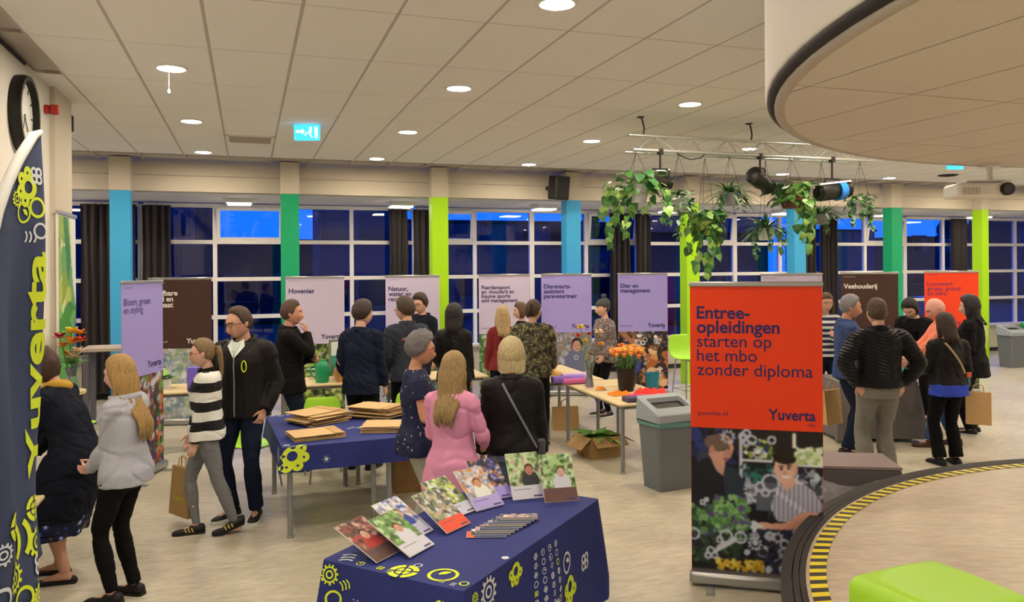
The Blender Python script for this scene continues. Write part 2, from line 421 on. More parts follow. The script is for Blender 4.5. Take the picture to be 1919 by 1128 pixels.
for x0, x1, n, h, rf, mi, lb in ((60, 400, 24, 6.5, 2.0, 0, 'dark house with pitched roof outside the leftmost windows'), (402, 590, 34, 3.3, 0, 0, 'low dark block outside between the blue and dark green columns'), (600, 735, 27, 5.6, 0, 1, 'grey flat-roofed block outside right of the dark green column'), (745, 1170, 34, 4.2, 0, 1, 'long low flat-roofed block outside behind the equine and veterinary banners'),
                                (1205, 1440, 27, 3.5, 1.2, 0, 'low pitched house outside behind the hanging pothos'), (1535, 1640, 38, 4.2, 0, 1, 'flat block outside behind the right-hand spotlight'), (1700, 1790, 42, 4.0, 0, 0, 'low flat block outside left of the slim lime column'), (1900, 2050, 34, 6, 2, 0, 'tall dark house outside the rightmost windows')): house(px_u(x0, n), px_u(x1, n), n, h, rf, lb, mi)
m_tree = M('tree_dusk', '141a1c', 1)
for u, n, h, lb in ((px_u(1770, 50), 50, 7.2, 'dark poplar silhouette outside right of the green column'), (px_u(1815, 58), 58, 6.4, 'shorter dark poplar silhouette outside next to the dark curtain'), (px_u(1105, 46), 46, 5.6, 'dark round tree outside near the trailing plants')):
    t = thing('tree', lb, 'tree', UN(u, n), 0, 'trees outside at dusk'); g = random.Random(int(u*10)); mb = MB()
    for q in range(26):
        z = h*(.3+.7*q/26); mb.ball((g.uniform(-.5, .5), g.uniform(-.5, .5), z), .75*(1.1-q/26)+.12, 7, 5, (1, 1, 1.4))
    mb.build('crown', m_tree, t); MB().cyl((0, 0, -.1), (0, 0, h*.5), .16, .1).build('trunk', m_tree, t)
# downlights
m_lamp = bpy.data.materials.new('lamp_diffuser'); m_lamp.use_nodes = True
b = m_lamp.node_tree.nodes['Principled BSDF']; b.inputs['Emission Color'].default_value = (*LAMP_COL, 1); b.inputs['Emission Strength'].default_value = LAMP
m_ring = M('lamp_ring', 'e6dccb', .4)
ring_me = MB().lathe([(.125, 0), (.125, -.012), (.105, -.014), (.105, 0)], 24, cap=False).mesh('ring', m_ring); ring_me.shade_smooth()
dif_me = MB().lathe([(.105, -.006), (.105, -.009)], 20).mesh('diffuser', m_lamp)
where = {(0, 1): 'nearest the hanging cord, left side', (0, 2): 'left row, second from the windows', (0, 3): 'left row beside the air grille, next to the windows', (1, 0): 'cut by the top edge of the photo, middle',
         (1, 1): 'middle row, just right of centre and nearest', (1, 2): 'middle row, right of the blue exit sign', (1, 3): 'middle row, nearest the bulkhead', (2, 1): 'nearest one left of the round canopy',
         (2, 2): 'left of the lighting truss', (2, 3): 'just left of the black loudspeaker near the bulkhead', (3, 2): 'seen through the truss lattice', (3, 3): 'just above the white hanging pot'}
def lamp_place(u, n):
    P = UN(u, n); 
    if P.y < 3: return 'out of view over the near end of the hall'
    x = 960+FPX*P.x/P.y; y = 500-FPX*(ZC-HC)/P.y
    if y < 0 or x < 0 or x > 1919: return 'out of view over the near end of the hall'
    return ['far left', 'mid hall', 'right of the truss'][0 if x < 300 else 1 if x < 1450 else 2]+', %s, %s' % ('last row' if n > 11 else 'last but one row' if n > 9 else 'nearer rows', 'towards the %s column' % ['leftmost', 'blue', 'dark green', 'lime', 'second blue', 'plant-covered lime', 'third blue', 'right-hand green', 'slim lime'][max(0, min(8, int((x-100)/210)))])
for i in range(-2, 8):
    for j in range(-3, 4):
        u, n = -.58+2.42*i, 6.93+2.4*(j-1)
        if math.hypot(u-CU, n-CN) < CR+.15 or (u < -1.6 and n < 8.9) or u > 17.5: continue
        t = thing('downlight', 'round ceiling downlight, '+(where.get((i, j)) or lamp_place(u, n)), 'ceiling light', UN(u, n, ZC-.009), 0, 'round ceiling downlights')
        link('ring', ring_me, t); link('diffuser', dif_me, t)
m_strip = bpy.data.materials.new('strip_diffuser'); m_strip.use_nodes = True
b = m_strip.node_tree.nodes['Principled BSDF']; b.inputs['Emission Color'].default_value = (*LAMP_COL, 1); b.inputs['Emission Strength'].default_value = 14
for i in range(-1, 7):
    lb = ['beside the leftmost curtains', 'over the open window left of the green column', 'before the curtain left of the lime column', 'below the black loudspeaker', 'behind the hanging plants left of the lime column', 'behind the spotlight with the blue gel', 'left of the green column at right', 'beside the slim lime column at right'][i+1]
    t = thing('soffit_light', 'small rectangular lamp under the window soffit '+lb, 'ceiling light', UN(-.13+2.72*i, 13.8, 3.26), RW, 'rectangular soffit lamps')
    MB().box((0, 0, .05), (.4, .4, .08)).build('housing', m_ring, t); MB().box((0, 0, 0), (.36, .36, .02)).build('diffuser', m_strip, t)
# round canopy over the stage
cc = UN(CU, CN)
cp = struct(MB().lathe([(CR-.09, CZ+.05), (CR-.015, CZ+.05), (CR, CZ+.06), (CR, ZC+.05)], 120, cap=False).build('ceiling_canopy_band', M('band_paint', 'fff4e0', .7), None, 'all', cc))
struct(MB().lathe([(CR-.012, CZ+.05), (CR-.008, CZ+.028), (CR-.03, CZ+.014), (CR-.045, CZ+.014), (CR-.045, CZ+.05)], 120, cap=False).build('trim_3', m_dark, None, 'all', cc))
struct(MB().lathe([(CR-.045, CZ+.02), (CR-.045, CZ-.002), (CR-.095, CZ-.002), (CR-.095, CZ+.02)], 120, cap=False).build('trim_4', m_run, None, 'all', cc))
cu = struct(MB().lathe([(CR-.08, CZ+.02), (CR-.08, CZ+.05)], 96).build('ceiling_canopy', m_run, None, False, cc))
m_tile2 = M('canopy_tile', 'd8c0a4', .9, noise=(160, .1), bump=(220, .12))
for i in range(-8, 9):
    for j in range(-5, 6):
        u0, n0 = -.26+.6*(i+9)-.3+.0, 1.15-.6+1.2*j
        poly = [(u0+.006, n0+.006), (u0+.594, n0+.006), (u0+.594, n0+1.194), (u0+.006, n0+1.194)]
        # clip by the circle
        for k in range(64):
            a = 2*math.pi*k/64; nx, ny, d = math.cos(a), math.sin(a), CR-.09; out = []
            for q in range(len(poly)):
                (x1, y1), (x2, y2) = poly[q], poly[(q+1) % len(poly)]
                s1 = (x1-CU)*nx+(y1-CN)*ny-d; s2 = (x2-CU)*nx+(y2-CN)*ny-d
                if s1 <= 0: out.append((x1, y1))
                if s1*s2 < 0: tt = s1/(s1-s2); out.append((x1+(x2-x1)*tt, y1+(y2-y1)*tt))
            poly = out
            if len(poly) < 3: break
        if len(poly) >= 3:
            MB().prism(poly, .03, CZ, lambda x, y, z: tuple(UN(x, y, z)-cc)).build('tile', m_tile2, cu)
# lamps of the canopy itself
for q, (du, dn) in enumerate(((-1.2, -2.0), (1.2, -2.0), (-1.2, .4-1.0), (2.4, .4))):
    t = thing('downlight', 'round recessed downlight in the underside of the round canopy', 'ceiling light', UN(CU+du, CN+dn, CZ-.001), 0, 'canopy downlights')
    link('ring', ring_me, t); link('diffuser', dif_me, t)
# round stage with rubber nosing and hazard tape
PR, PZ = 3.79, .52
struct(MB().lathe([(PR-.03, 0), (PR-.03, PZ-.06), (PR-.12, PZ-.06), (PR-.12, PZ-.001)], 140).build('floor_stage', m_plat, None, False, cc))
nz = MB()
for r0, r1, z0, z1 in ((PR-.125, PR-.095, PZ-.03, PZ+.003), (PR-.09, PR-.06, PZ-.03, PZ+.002), (PR-.055, PR-.0, PZ-.05, PZ), (PR-.05, PR-.015, PZ-.16, PZ-.06), (PR-.05, PR-.02, 0, PZ-.17)):
    nz.lathe([(r0, z0), (r1, z0), (r1, z1), (r0, z1), (r0, z0)], 140, cap=False)
struct(nz.build('trim_5', m_dark, None, False, cc))
tp = MB(); NT = 420
for i in range(NT):
    a0, a1 = 2*math.pi*i/NT, 2*math.pi*(i+1)/NT; tp.mat(i % 2); sk = .010
    tp.add([(r*math.cos(a+d), r*math.sin(a+d), PZ+.002) for r, a, d in ((PR-.23, a0, 0), (PR-.145, a0, sk), (PR-.145, a1, sk), (PR-.23, a1, 0))], [(0, 1, 2, 3)])
o = tp.build('hazard_tape', [M('tape_yellow', 'e2c41c', .5), M('tape_black', '2b2722', .5)], None, False, cc); tag(o, 'yellow and black hazard tape round the stage edge', 'tape')
# ------------------------------------------------------------------ shared builders
m_wood = M('pale_wood', 'e0bf86', .5, noise=(5, .15), aniso=(1, 9, 1))
m_kraft = M('kraft_paper', 'c0935a', .8, noise=(25, .1), bump=(40, .15))
m_kraft2 = M('kraft_paper_pale', 'd2a66c', .8, noise=(25, .1), bump=(40, .15))
m_carton = M('carton', '9c7444', .85, noise=(12, .12))
m_navy = M('navy_cloth', '262f68', .75, bump=(30, .12), noise=(3, .15))
m_lime = M('lime_plastic', 'a6cf2c', .4, spec=.5)
m_yel = M('motif_yellow', 'cfdc2e', .7); m_pale = M('motif_pale', 'cfc8cf', .7); m_ink = M('ink_navy', '2a1f52', .6); m_wh = M('ink_white', 'e9dfd6', .6)
def circ(mb, fn, cx, cy, r0, r1, n=22, teeth=0, a0=0, a1=2*math.pi):
    P = []
    for k in range(n+1):
        a = a0+(a1-a0)*k/n; q = r1*(1+(.13*(1 if math.sin(a*teeth) > 0 else -1) if teeth else 0)); P.append((fn(cx+r0*math.cos(a), cy+r0*math.sin(a)), fn(cx+q*math.cos(a), cy+q*math.sin(a))))
    for k in range(n): mb.add([P[k][0], P[k][1], P[k+1][1], P[k+1][0]], [(0, 1, 2, 3)])
def motif(mb, fn, kind, cx, cy, r, rot=0.):
    ca, sa = math.cos(rot), math.sin(rot); f = lambda x, y: fn(cx+x*ca-y*sa, cy+x*sa+y*ca)
    if kind == 'ring': circ(mb, f, 0, 0, r*.72, r)
    elif kind == 'gear': circ(mb, f, 0, 0, r*.62, r*.9, 72, 12); circ(mb, f, 0, 0, r*.25, r*.42)
    elif kind == 'paw':
        circ(mb, f, r*.3, 0, r*.42, r*.82)
        for a in (1.7, 2.6, 3.5, 4.4): circ(mb, f, r*.3+r*.95*math.cos(a), r*.95*math.sin(a), r*.11, r*.45, 14)
    elif kind == 'globe':
        for a in range(4): circ(mb, f, 0, 0, r*.62, r, 6, 0, a*math.pi/2+.12, (a+1)*math.pi/2-.12); circ(mb, f, 0, 0, r*.12, r*.5, 6, 0, a*math.pi/2+.2, (a+1)*math.pi/2-.2)
    elif kind == 'leaf': circ(mb, f, 0, 0, r*.78, r); circ(mb, f, r*.15, -r*.1, r*.0, r*.45, 10, 0, -.4, 2.2)
    elif kind == 'wave':
        for q in (-.5, 0, .5): circ(mb, f, q*r*1.2-r*.5, 0, r*.75, r*.98, 8, 0, -.8, .8)
    elif kind == 'flower':
        for a in range(4): circ(mb, f, r*.5*math.cos(a*1.571+.8), r*.5*math.sin(a*1.571+.8), r*.22, r*.48, 12)
    elif kind == 'dot': circ(mb, f, 0, 0, 0, r, 10)
    elif kind == 'sun':
        circ(mb, f, 0, 0, 0, r*.5, 12)
        for a in range(6): circ(mb, f, r*.85*math.cos(a*1.047), r*.85*math.sin(a*1.047), 0, r*.14, 6)
def table(label, c, dirx, L, D, h=.74, group=None, name='table', top=None, legs=None):
    rz = math.atan2(dirx[1], dirx[0]); t = thing(name, label, 'table', (c[0], c[1], 0), rz, group)
    MB().box((L/2, D/2, h-.014), (L, D, .028), bev=.006).build('table_top', top or m_wood, t)
    for x, y in ((.06, .06), (L-.06, .06), (.06, D-.06), (L-.06, D-.06)): 
        lg = MB().cyl((x, y, .02), (x, y, h-.03), .022, seg=14).build('leg', m_leg, t, True); MB().cyl((x, y, 0), (x, y, .025), .027, seg=14).build('foot', m_steel, lg)
    for a, b in (((.06, .06), (L-.06, .06)), ((.06, D-.06), (L-.06, D-.06)), ((.06, .06), (.06, D-.06)), ((L-.06, .06), (L-.06, D-.06))):
        MB().tube([(a[0], a[1], h-.05), (b[0], b[1], h-.05)], .018, 4).build('rail', m_leg, t)
    return t
def cloth(label, c, dirx, L, D, h, drop, seed=0, marks=None, mat=None, wave=.018, bulge=.16):
    """a cloth over a table: top, hanging sides with folds, corners fanning out"""
    rz = math.atan2(dirx[1], dirx[0]); o = thing('tablecloth', label, 'tablecloth', (c[0], c[1], 0), rz)
    per = 2*(L+D); g = random.Random(seed); ph = [g.uniform(0, 6) for _ in range(6)]
    def side(p, d, off=0.):
        p = p % per
        if p < L: b = (p, 0); nx = (0, -1); e = min(p, L-p)
        elif p < L+D: b = (L, p-L); nx = (1, 0); e = min(p-L, L+D-p)
        elif p < 2*L+D: b = (L-(p-L-D), D); nx = (0, 1); e = min(p-L-D, 2*L+D-p)
        else: b = (0, D-(p-2*L-D)); nx = (-1, 0); e = min(p-2*L-D, per-p)
        k = min(1, d/.3); wv = wave*k*(math.sin(p*7+ph[0])+.6*math.sin(p*13+ph[1]))*min(1, e/.1)
        cb = bulge*min(d, .5)*math.exp(-(e/.11)**2); of = .008+.012*k+wv+off
        mx, my = L/2-b[0], D/2-b[1]; ln = math.hypot(mx, my)
        return V3_((b[0]+nx[0]*of-mx/ln*cb, b[1]+nx[1]*of-my/ln*cb, h+.004-max(d, 0)+.0*e))
    V3_ = Vector; N = int(per/.035); rows = [-.0]+[drop*q/10 for q in range(1, 11)]
    for corner in (0, L, L+D, 2*L+D): pass
    ps = sorted(set([round(per*i/N, 4) for i in range(N)]+[0, L, L+D, 2*L+D])); mb = MB()
    rings = [[(max(.01, min(L-.01, side(p, 0).x)), max(.01, min(D-.01, side(p, 0).y)), h+.006) for p in ps]]+[[side(p, d) for p in ps] for d in rows]
    mb.loft(rings, cap=False); n = len(ps); mb.f.append(tuple(range(n-1, -1, -1))); mb.m.append(0)
    me = mb.mesh('cloth', mat or m_navy); bm = bmesh.new(); bm.from_mesh(me); bmesh.ops.recalc_face_normals(bm, faces=bm.faces); bm.to_mesh(me); bm.free(); link('cloth', me, o, True)
    if marks:
        for face, kind, x, y, r, col, rot in marks:
            fn = (lambda a, b: V3_((a, b, h+.0085))) if face == 'top' else (lambda a, b: side(a, -b, .004) if b < 0 else V3_((side(a, 0).x, side(a, 0).y, h+.0085)) + (V3_((0, b, 0)) if a % per < L else V3_((0, 0, 0))))
            q_ = MB(); motif(q_, fn, kind, x, y, r, rot); q_.build('motif', m_yel if col == 'y' else m_pale, o)
    return o
def roll_up(label, c, yaw, colour, lines, ink, canvas, size=.11, W=.85, H=2.06, logo=True, split=.495, lead=1.0, tl=.045, url=True, logow=.3, name_top=True):
    t = thing('roll_up_banner', label, 'banner', (c[0], c[1], 0), R(yaw), 'roll-up banners of the school courses')
    MB().box((0, 0, .05), (W+.03, .11, .085), bev=.02).build('cassette', m_steel, t, True)
    for sx in (-1, 1): MB().box((sx*W*.36, -.02, .006), (.05, .34, .012)).build('foot', m_steel, t)
    MB().cyl((0, .03, .05), (0, .03, H-.02), .012).build('pole', m_steel, t, True)
    MB().box((0, 0, H-.012), (W+.012, .024, .034), bev=.006).build('top_rail', m_steel, t, True)
    zt = H-.028; zs = .09+(zt-.09)*(1-split)
    sh = MB().box((0, 0, (zt+.09)/2), (W, .004, zt-.09)).build('sheet', M('sheet_'+colour, colour, .55, noise=(1.5, .06)), t)
    pm = canvas.mesh('photo_print', W-.004, zs-.09); po = link('photo_print', pm, sh, loc=(-W/2+.002, -.0035, .09))
    fn = lambda x0, z0: (lambda x, y: (-W/2+x0+x, -.0032, z0+y))
    z = H-.245*H/2.06
    for tx, b in lines:
        lt = MB(); text(lt, tx, size, fn(tl, z), .024 if b else .004); lt.build('lettering', ink, sh); z -= size*.82*lead
    if logo:
        lt = MB(); text(lt, 'Yuverta', .105*logow/.32, fn(W-.045, H-.917*H/2.06), .026, 'r', logow); lt.build('logo', ink, sh)
        lt = MB(); text(lt, 'mbo', .03, fn(W-.045, H-.955*H/2.06), 0, 'r'); lt.build('lettering', ink, sh)
    if url: lt = MB(); text(lt, 'yuverta.nl', .045, fn(tl, H-.905*H/2.06), 0., 'l', .2); lt.build('lettering', ink, sh)
    lt = MB()
    for q in range(6 if name_top else 0): lt.add([fn(tl+.03*q, H-.07)(x, y) for x, y in ((0, 0), (.022, 0), (.022, .005), (0, .005))], [(0, 1, 2, 3)])
    if lt.v: lt.build('small_print', ink, sh)
    return t
def chair(label, c, yaw, h=.45, stool=False, group=None):
    t = thing('bar_stool' if stool else 'shell_chair', label, 'stool' if stool else 'chair', (c[0], c[1], 0), R(yaw), group)
    prof = [(-.2, .01), (-.12, -.005), (.0, -.012), (.10, -.004), (.165, .03), (.195, .10), (.21, .22), (.215, .36)]
    mb = MB(); rings = []
    for y, z in prof:
        w_ = .21 if z < .2 else .21-.04*(z-.2)/.16
        rings.append([(x, y+.0+(.02*(x/w_)**2 if z > .05 else 0), h+z+.018*(x/w_)**2*(z < .05)) for x in (w_*q/5 for q in range(-5, 6))])
    n = len(rings[0]); V = [p for r in rings for p in r]; F = [(a*n+i, a*n+i+1, (a+1)*n+i+1, (a+1)*n+i) for a in range(len(rings)-1) for i in range(n-1)]
    me = MB().add(V, F).mesh('seat_shell', m_lime); g = baked(me, [('SOLIDIFY', dict(thickness=.014)), ('SUBSURF', dict(levels=1))]); g.materials.clear(); g.materials.append(m_lime); link('seat_shell', g, t, 'all')
    for sx in (-1, 1):
        for sy in (-1, 1): MB().cyl((sx*.19, sy*.19, 0), (sx*.14, sy*.13, h-.012), .011).build('leg', m_steel, t, True)
    MB().tube([(-.14, -.13, h-.02), (.14, -.13, h-.02), (.14, .13, h-.02), (-.14, .13, h-.02)], .009, 8, closed=True).build('seat_frame', m_steel, t, True)
    if stool: MB().tube([(-.175, -.17, .28), (.175, -.17, .28), (.175, .17, .28), (-.175, .17, .28)], .009, 8, closed=True).build('foot_rest', m_steel, t, True)
    return t
def carton(label, c, yaw, d, open_=True, mat=None, name='carton'):
    t = thing(name, label, 'box', (c[0], c[1], 0), R(yaw)); x, y, z = d; mat = mat or m_carton; tk = .005
    for cx, cy, sx, sy in ((0, -y/2, x, tk), (0, y/2, x, tk), (-x/2, 0, tk, y), (x/2, 0, tk, y)): MB().box((cx, cy, z/2), (sx, sy, z)).build('side_panel', mat, t)
    MB().box((0, 0, .004), (x, y, tk)).build('bottom_panel', mat, t)
    if open_:
        for q, (px_, py_, ax) in enumerate(((0, -y/2, 0), (0, y/2, 1), (-x/2, 0, 2), (x/2, 0, 3))):
            f = MB().box((0, -y*.22 if ax < 2 else 0, 0), (x*.98, y*.44, tk)).build('flap', mat, t) if ax < 2 else MB().box((-x*.22, 0, 0), (x*.44, y*.98, tk)).build('flap', mat, t)
            f.location = (px_, py_, z); f.rotation_euler = ((.6, 0, 0), (.5, 0, math.pi), (0, -.7, 0), (0, -.5, math.pi))[ax] if ax != 1 else (.5, 0, math.pi)
    else: MB().box((0, 0, z), (x, y, tk)).build('lid_panel', mat, t)
    return t
def paper_bag(label, c, yaw, z, w=.32, h=.38, d=.10, prn=False, handle=True, group='paper carrier bags'):
    t = thing('paper_bag', label, 'bag', (c[0], c[1], z), R(yaw), group)
    rs = []
    for q in range(7):
        v = q/6; dd = d*(1-.72*v); ww = w*(1+.02*v); rs.append([(-ww/2, -dd/2, h*v), (0, -dd/2*(1.05), h*v), (ww/2, -dd/2, h*v), (ww/2-.02*(1-v)*0-.012*math.sin(v*3), 0, h*v), (ww/2, dd/2, h*v), (0, dd/2*1.05, h*v), (-ww/2, dd/2, h*v), (-ww/2+.012*math.sin(v*3), 0, h*v)])
    MB().loft(rs).build('bag_body', m_carton if prn else m_kraft, t)
    if handle:
        for sy in (-1, 1): MB().tube([(-.06, sy*d*.14, h-.02), (-.05, sy*.01, h+.07), (0, 0, h+.10), (.05, sy*.01, h+.07), (.06, sy*d*.14, h-.02)], .005, 6).build('handle', m_kraft, t, True)
    if prn:
        mb = MB(); text(mb, 'Yuverta', .09, lambda x, y: (x, -d/2*1.05*(1-.72*(h*.3+y)/h)-.003, h*.30+y), .015, 'c', .19); mb.build('lettering', M('bag_ink', 'a8992c', .7), t)
    return t
# ------------------------------------------------------------------ printed pictures
def pic_generic(seed, bgc, cols, face=None, w=84, h=96, n=70, r=.07):
    k = Canvas(w, h, bgc).speck(0, 0, 1, 1, n, r, cols, seed).speck(0, 0, 1, 1, n*4, r*.35, cols, seed+50).blur(2)
    if face: k.ell(face[0], face[1]+.34, .24, .28, face[4]); k.face(face[0], face[1], .1, face[2], face[3])
    g = random.Random(seed)
    for q in range(5): k.ring(g.uniform(.1, .9), g.uniform(.1, .9), g.uniform(.03, .06), .014, 'c9c2c4', g.choice((0, 8)))
    return k
kb = Canvas(150, 170, '17161a')                           # the large photo: two men among plants
kb.rect(0, .0, 1, .2, '211c1c').speck(0, 0, .35, .25, 30, .05, ['22284a', '2b3566', '101018', '3a3a48'], 4)
kb.rect(.375, .04, .40, .40, 'b9b4b2').rect(.38, .205, .63, .225, 'cfcac8').rect(.78, .225, 1, .24, 'cfcac8').rect(.77, .02, .80, .12, 'e6dcc8')
kb.speck(.42, .08, .62, .2, 40, .02, ['8a8f3a', 'b9bf6a', '2a3560', 'd8d4c8', '3c4a2c'], 2).speck(.8, .12, 1, .22, 60, .025, ['c9d49a', 'a8b678', 'dfe3c2'], 3)
kb.speck(.40, .25, .66, .48, 130, .022, ['24433a', '2f6a5a', '1d2a30', '55606a', '8f9aa0', '151a22'], 5).speck(.8, .27, 1, .5, 70, .03, ['8a8c92', 'b4b6ba', '3a3c44', '22242c'], 6).speck(.4, .38, .62, .5, 60, .03, ['c2c0c0', '9a989a', '44424a', '6d6a70'], 7)
kb.poly([(0, .28), (.12, .21), (.26, .24), (.37, .31), (.42, .42), (.42, .62), (0, .62)], '1a1a1f').poly([(.24, .26), (.34, .27), (.41, .36), (.41, .5), (.27, .5)], '2a3038').poly([(.13, .17), (.27, .24), (.25, .33), (.2, .30)], 'c58d74')
kb.ell(.235, .14, .095, .10, 'c98f76', .15).ell(.205, .105, .10, .058, '6f5547', .1).ell(.165, .155, .022, .03, 'b97d66').ell(.285, .185, .03, .03, 'b97d66').ell(.255, .15, .012, .006, '3a2620').ell(.30, .165, .014, .022, 'b57a62').ell(.27, .215, .022, .007, '83463c').ell(.275, .14, .03, .007, '6a4a3c')
kb.poly([(.62, .40), (.72, .34), (.80, .32), (.93, .40), (1, .50), (.98, .54), (.9, .56), (.86, .62), (.66, .62), (.6, .52)], 'c9bfc0')
for q in range(26): x = .59+q*.0165; kb.poly([(x, .36), (x+.006, .36), (x+.010+.0, .61), (x+.004, .61)], '5b5360') if x < .99 else None
kb.poly([(.55, .3), (.62, .30), (.70, .345), (.62, .40), (.60, .52), (.55, .52)], '3a3c40').rect(.985, .3, 1, .45, '8a8c92')
kb.poly([(.5, .36), (.66, .36), (.6, .55), (.5, .55)], '55575c').poly([(.66, .33), (.78, .31), (.8, .36), (.72, .41)], 'd29c82')
kb.ell(.72, .255, .085, .098, 'd8a489', .1).ell(.712, .188, .088, .04, '241a16', .08).ell(.795, .265, .018, .03, 'cf977c').ell(.69, .262, .013, .007, '2a1a14').ell(.745, .255, .013, .007, '2a1a14').ell(.725, .312, .034, .009, 'e8d6cc').ell(.715, .287, .012, .014, 'c08a70').ell(.69, .245, .022, .006, '3a2820').ell(.75, .238, .022, .006, '3a2820')
kb.poly([(.86, .54), (.97, .54), (.9, .63), (.72, .68), (.56, .675), (.54, .64), (.72, .625)], 'd08e70').ell(.56, .655, .06, .028, 'd59a7c')
kb.poly([(.3, .72), (.48, .62), (.56, .66), (.4, .76), (.26, .80)], 'cfc9cc').poly([(.28, .7), (.44, .6), (.47, .65), (.32, .74)], '4c3f78')
kb.speck(.0, .55, .44, .75, 260, .03, ['2c4a2c', '3f6636', '5b7d48', '7f9c5c', '4a3f66', '23301f'], 8).speck(.18, .47, .42, .7, 150, .022, ['4f7a3c', '6b9450', '88ab66', '5a4a70'], 9)
kb.speck(.42, .68, 1, .98, 160, .03, ['16161c', '2a2c38', '1d2542', 'b9b7bb', '8f8d92', '332c30'], 10).speck(0, .78, .35, .92, 60, .04, ['2a3a2a', '3d5a2c', '222026'], 11).speck(.2, .9, .55, .97, 60, .02, ['d8a92c', 'b8871c', 'e8c850'], 12).rect(0, .975, 1, 1, '6a5c50')
for cx, cy, r, tt in ((.29, .06, .05, 10), (.43, .03, .035, 0), (.47, .075, .04, 0), (.40, .055, .035, 0), (.43, .095, .03, 0), (.62, .07, .036, 0), (.61, .36, .07, 0), (.53, .39, .04, 0), (.57, .43, .035, 0), (.52, .165, .045, 10), (.09, .52, .025, 0), (.12, .50, .02, 0), (.27, .745, .055, 0), (.22, .77, .03, 0), (.38, .745, .05, 0), (.15, .85, .035, 0), (.18, .88, .03, 0), (.13, .885, .03, 0), (.49, .78, .05, 10), (.6, .72, .035, 0), (.66, .73, .04, 8), (.02, .74, .05, 0), (.71, .77, .04, 0), (.46, .42, .05, 10)): kb.ring(cx, cy, r, .018, 'b9b3b6', tt)
kb.poly([(.2, .81), (.34, .74), (.36, .77), (.16, .88)], 'c4bec0').blur(1)
RED, LIL, PAL, BRN = 'ff3a10', 'a48fc4', 'cdb6bd', '45281f'
# ------------------------------------------------------------------ banners
roll_up('large red roll-up banner for entry courses, photo of two men below', (1.63, 5.255), -14, RED, [('Entree-', 1), ('opleidingen', 1), ('starten op', 0), ('het mbo', 0), ('zonder diploma', 0)], m_ink, kb, size=.118, name_top=False)
far = dict(size=.10, url=True)
roll_up('lilac floristry banner turned sideways beside the blue column', (-3.86, 8.17), 88, LIL, [('Bloem, groen', 0), ('en styling', 0)], m_ink, pic_generic(1, '4a2a2a', ['b8352c', 'd8683c', '3a5a2c', '22161a', 'c9b8b8', '3a2a50', '6a8a3c'], (.4, .25, 'd0a080', '2a1a14', '1c1a20'), n=110), **far)
roll_up('brown banner with white lettering half hidden behind the lilac floristry banner', (-4.65, 10.95), 6, BRN, [('Leefbare', 1), ('stad en', 1), ('klimaat', 1)], m_wh, pic_generic(2, '9a958a', ['b4b8a0', '8a9a6a', 'd8d0c0', '6a7a8a', 'c0a890'], n=110), **far)
roll_up('pale mauve gardener banner behind the crate table', (-2.9, 11.5), 4, PAL, [('Hovenier', 1)], m_ink, pic_generic(3, '3a4428', ['8a9a3c', 'b4b84a', '2a3420', '5a6a30', 'd0cc7a', '1c2018'], n=120), **far)
roll_up('pale mauve nature and water banner behind the charcoal jacket and hooded top', (-1.58, 12.4), 4, PAL, [('Natuur,', 1), ('water en', 1), ('recreatie', 1)], m_ink, pic_generic(4, '5a6a4a', ['8a9a6c', '4a6a7a', '2a3420'], n=80), **far)
roll_up('pale mauve equine banner left of the camouflage jacket', (-.13, 13.0), 4, PAL, [('Paardensport', 1), ('en -houderij en', 1), ('Equine sports', 1), ('and management', 1)], m_ink, pic_generic(5, '4a6a34', ['6a8a3c', '8aa04a', '3a5428', 'c9b8c0', 'e0d8d8'], n=90), size=.088, logo=False)
roll_up('lilac veterinary assistant banner between camouflage jacket and woolly hat', (.915, 13.2), 2, LIL, [('Dierenarts-', 1), ('assistent', 1), ('paraveterinair', 1)], m_ink, pic_generic(6, '8c7a6a', ['9a8a7c', '7a6a5c', '5a5a70', 'b0a8b4'], (.7, .22, 'c08a70', '2a1a1a', '6a6878'), n=60), **far)
k7 = pic_generic(7, '1e1a1c', ['2a2426', '4a3428', 'b8743c', '8a5228', 'c9c0c0', '3a3a48', '16161c'], None, n=110)
k7.poly([(.0, .0), (.12, .0), (.62, .42), (.72, .5), (.62, .52)], 'a4684a').ell(.25, .55, .2, .22, '3c3a9a').face(.27, .36, .08, 'd09a80', '241a18').speck(.6, .35, 1, .9, 50, .07, ['c98a50', 'a85c2c', 'd8a878', '3a2a24'], 17).ell(.42, .08, .05, .03, 'f0e8d8').ell(.75, .1, .04, .03, 'f0e8d8')
for cx, cy, r in ((.4, .2, .06), (.5, .2, .05), (.05, .3, .08), (.5, .38, .05), (.78, .72, .08)): k7.ring(cx, cy, r, .02, 'c9c2c4')
roll_up('lilac animal management banner right of the woolly hat', (2.22, 13.3), 2, LIL, [('Dier en', 1), ('management', 1)], m_ink, k7, **far)
roll_up('pale mauve banner mostly hidden behind the large red banner', (3.95, 11.05), -4, PAL, [], m_ink, pic_generic(8, '6a6a5a', ['8a9a6c', 'c0b0a0'], n=40), **far)
roll_up('brown livestock banner behind the quilted jacket', (5.46, 11.95), -5, BRN, [('Veehouderij', 1)], m_wh, pic_generic(9, '3a342c', ['5a4a3a', '7a8a4a', '2a2420'], n=60), **far)
roll_up('red contracting work banner behind the coral shirt', (7.36, 13.1), -8, RED, [('Loonwerk', 0), ('groen, grond', 0), ('en infra', 0)], m_ink, pic_generic(10, '4a4a3c', ['6a7a3a', '9a8a6a', '2a2420'], n=60), **far)
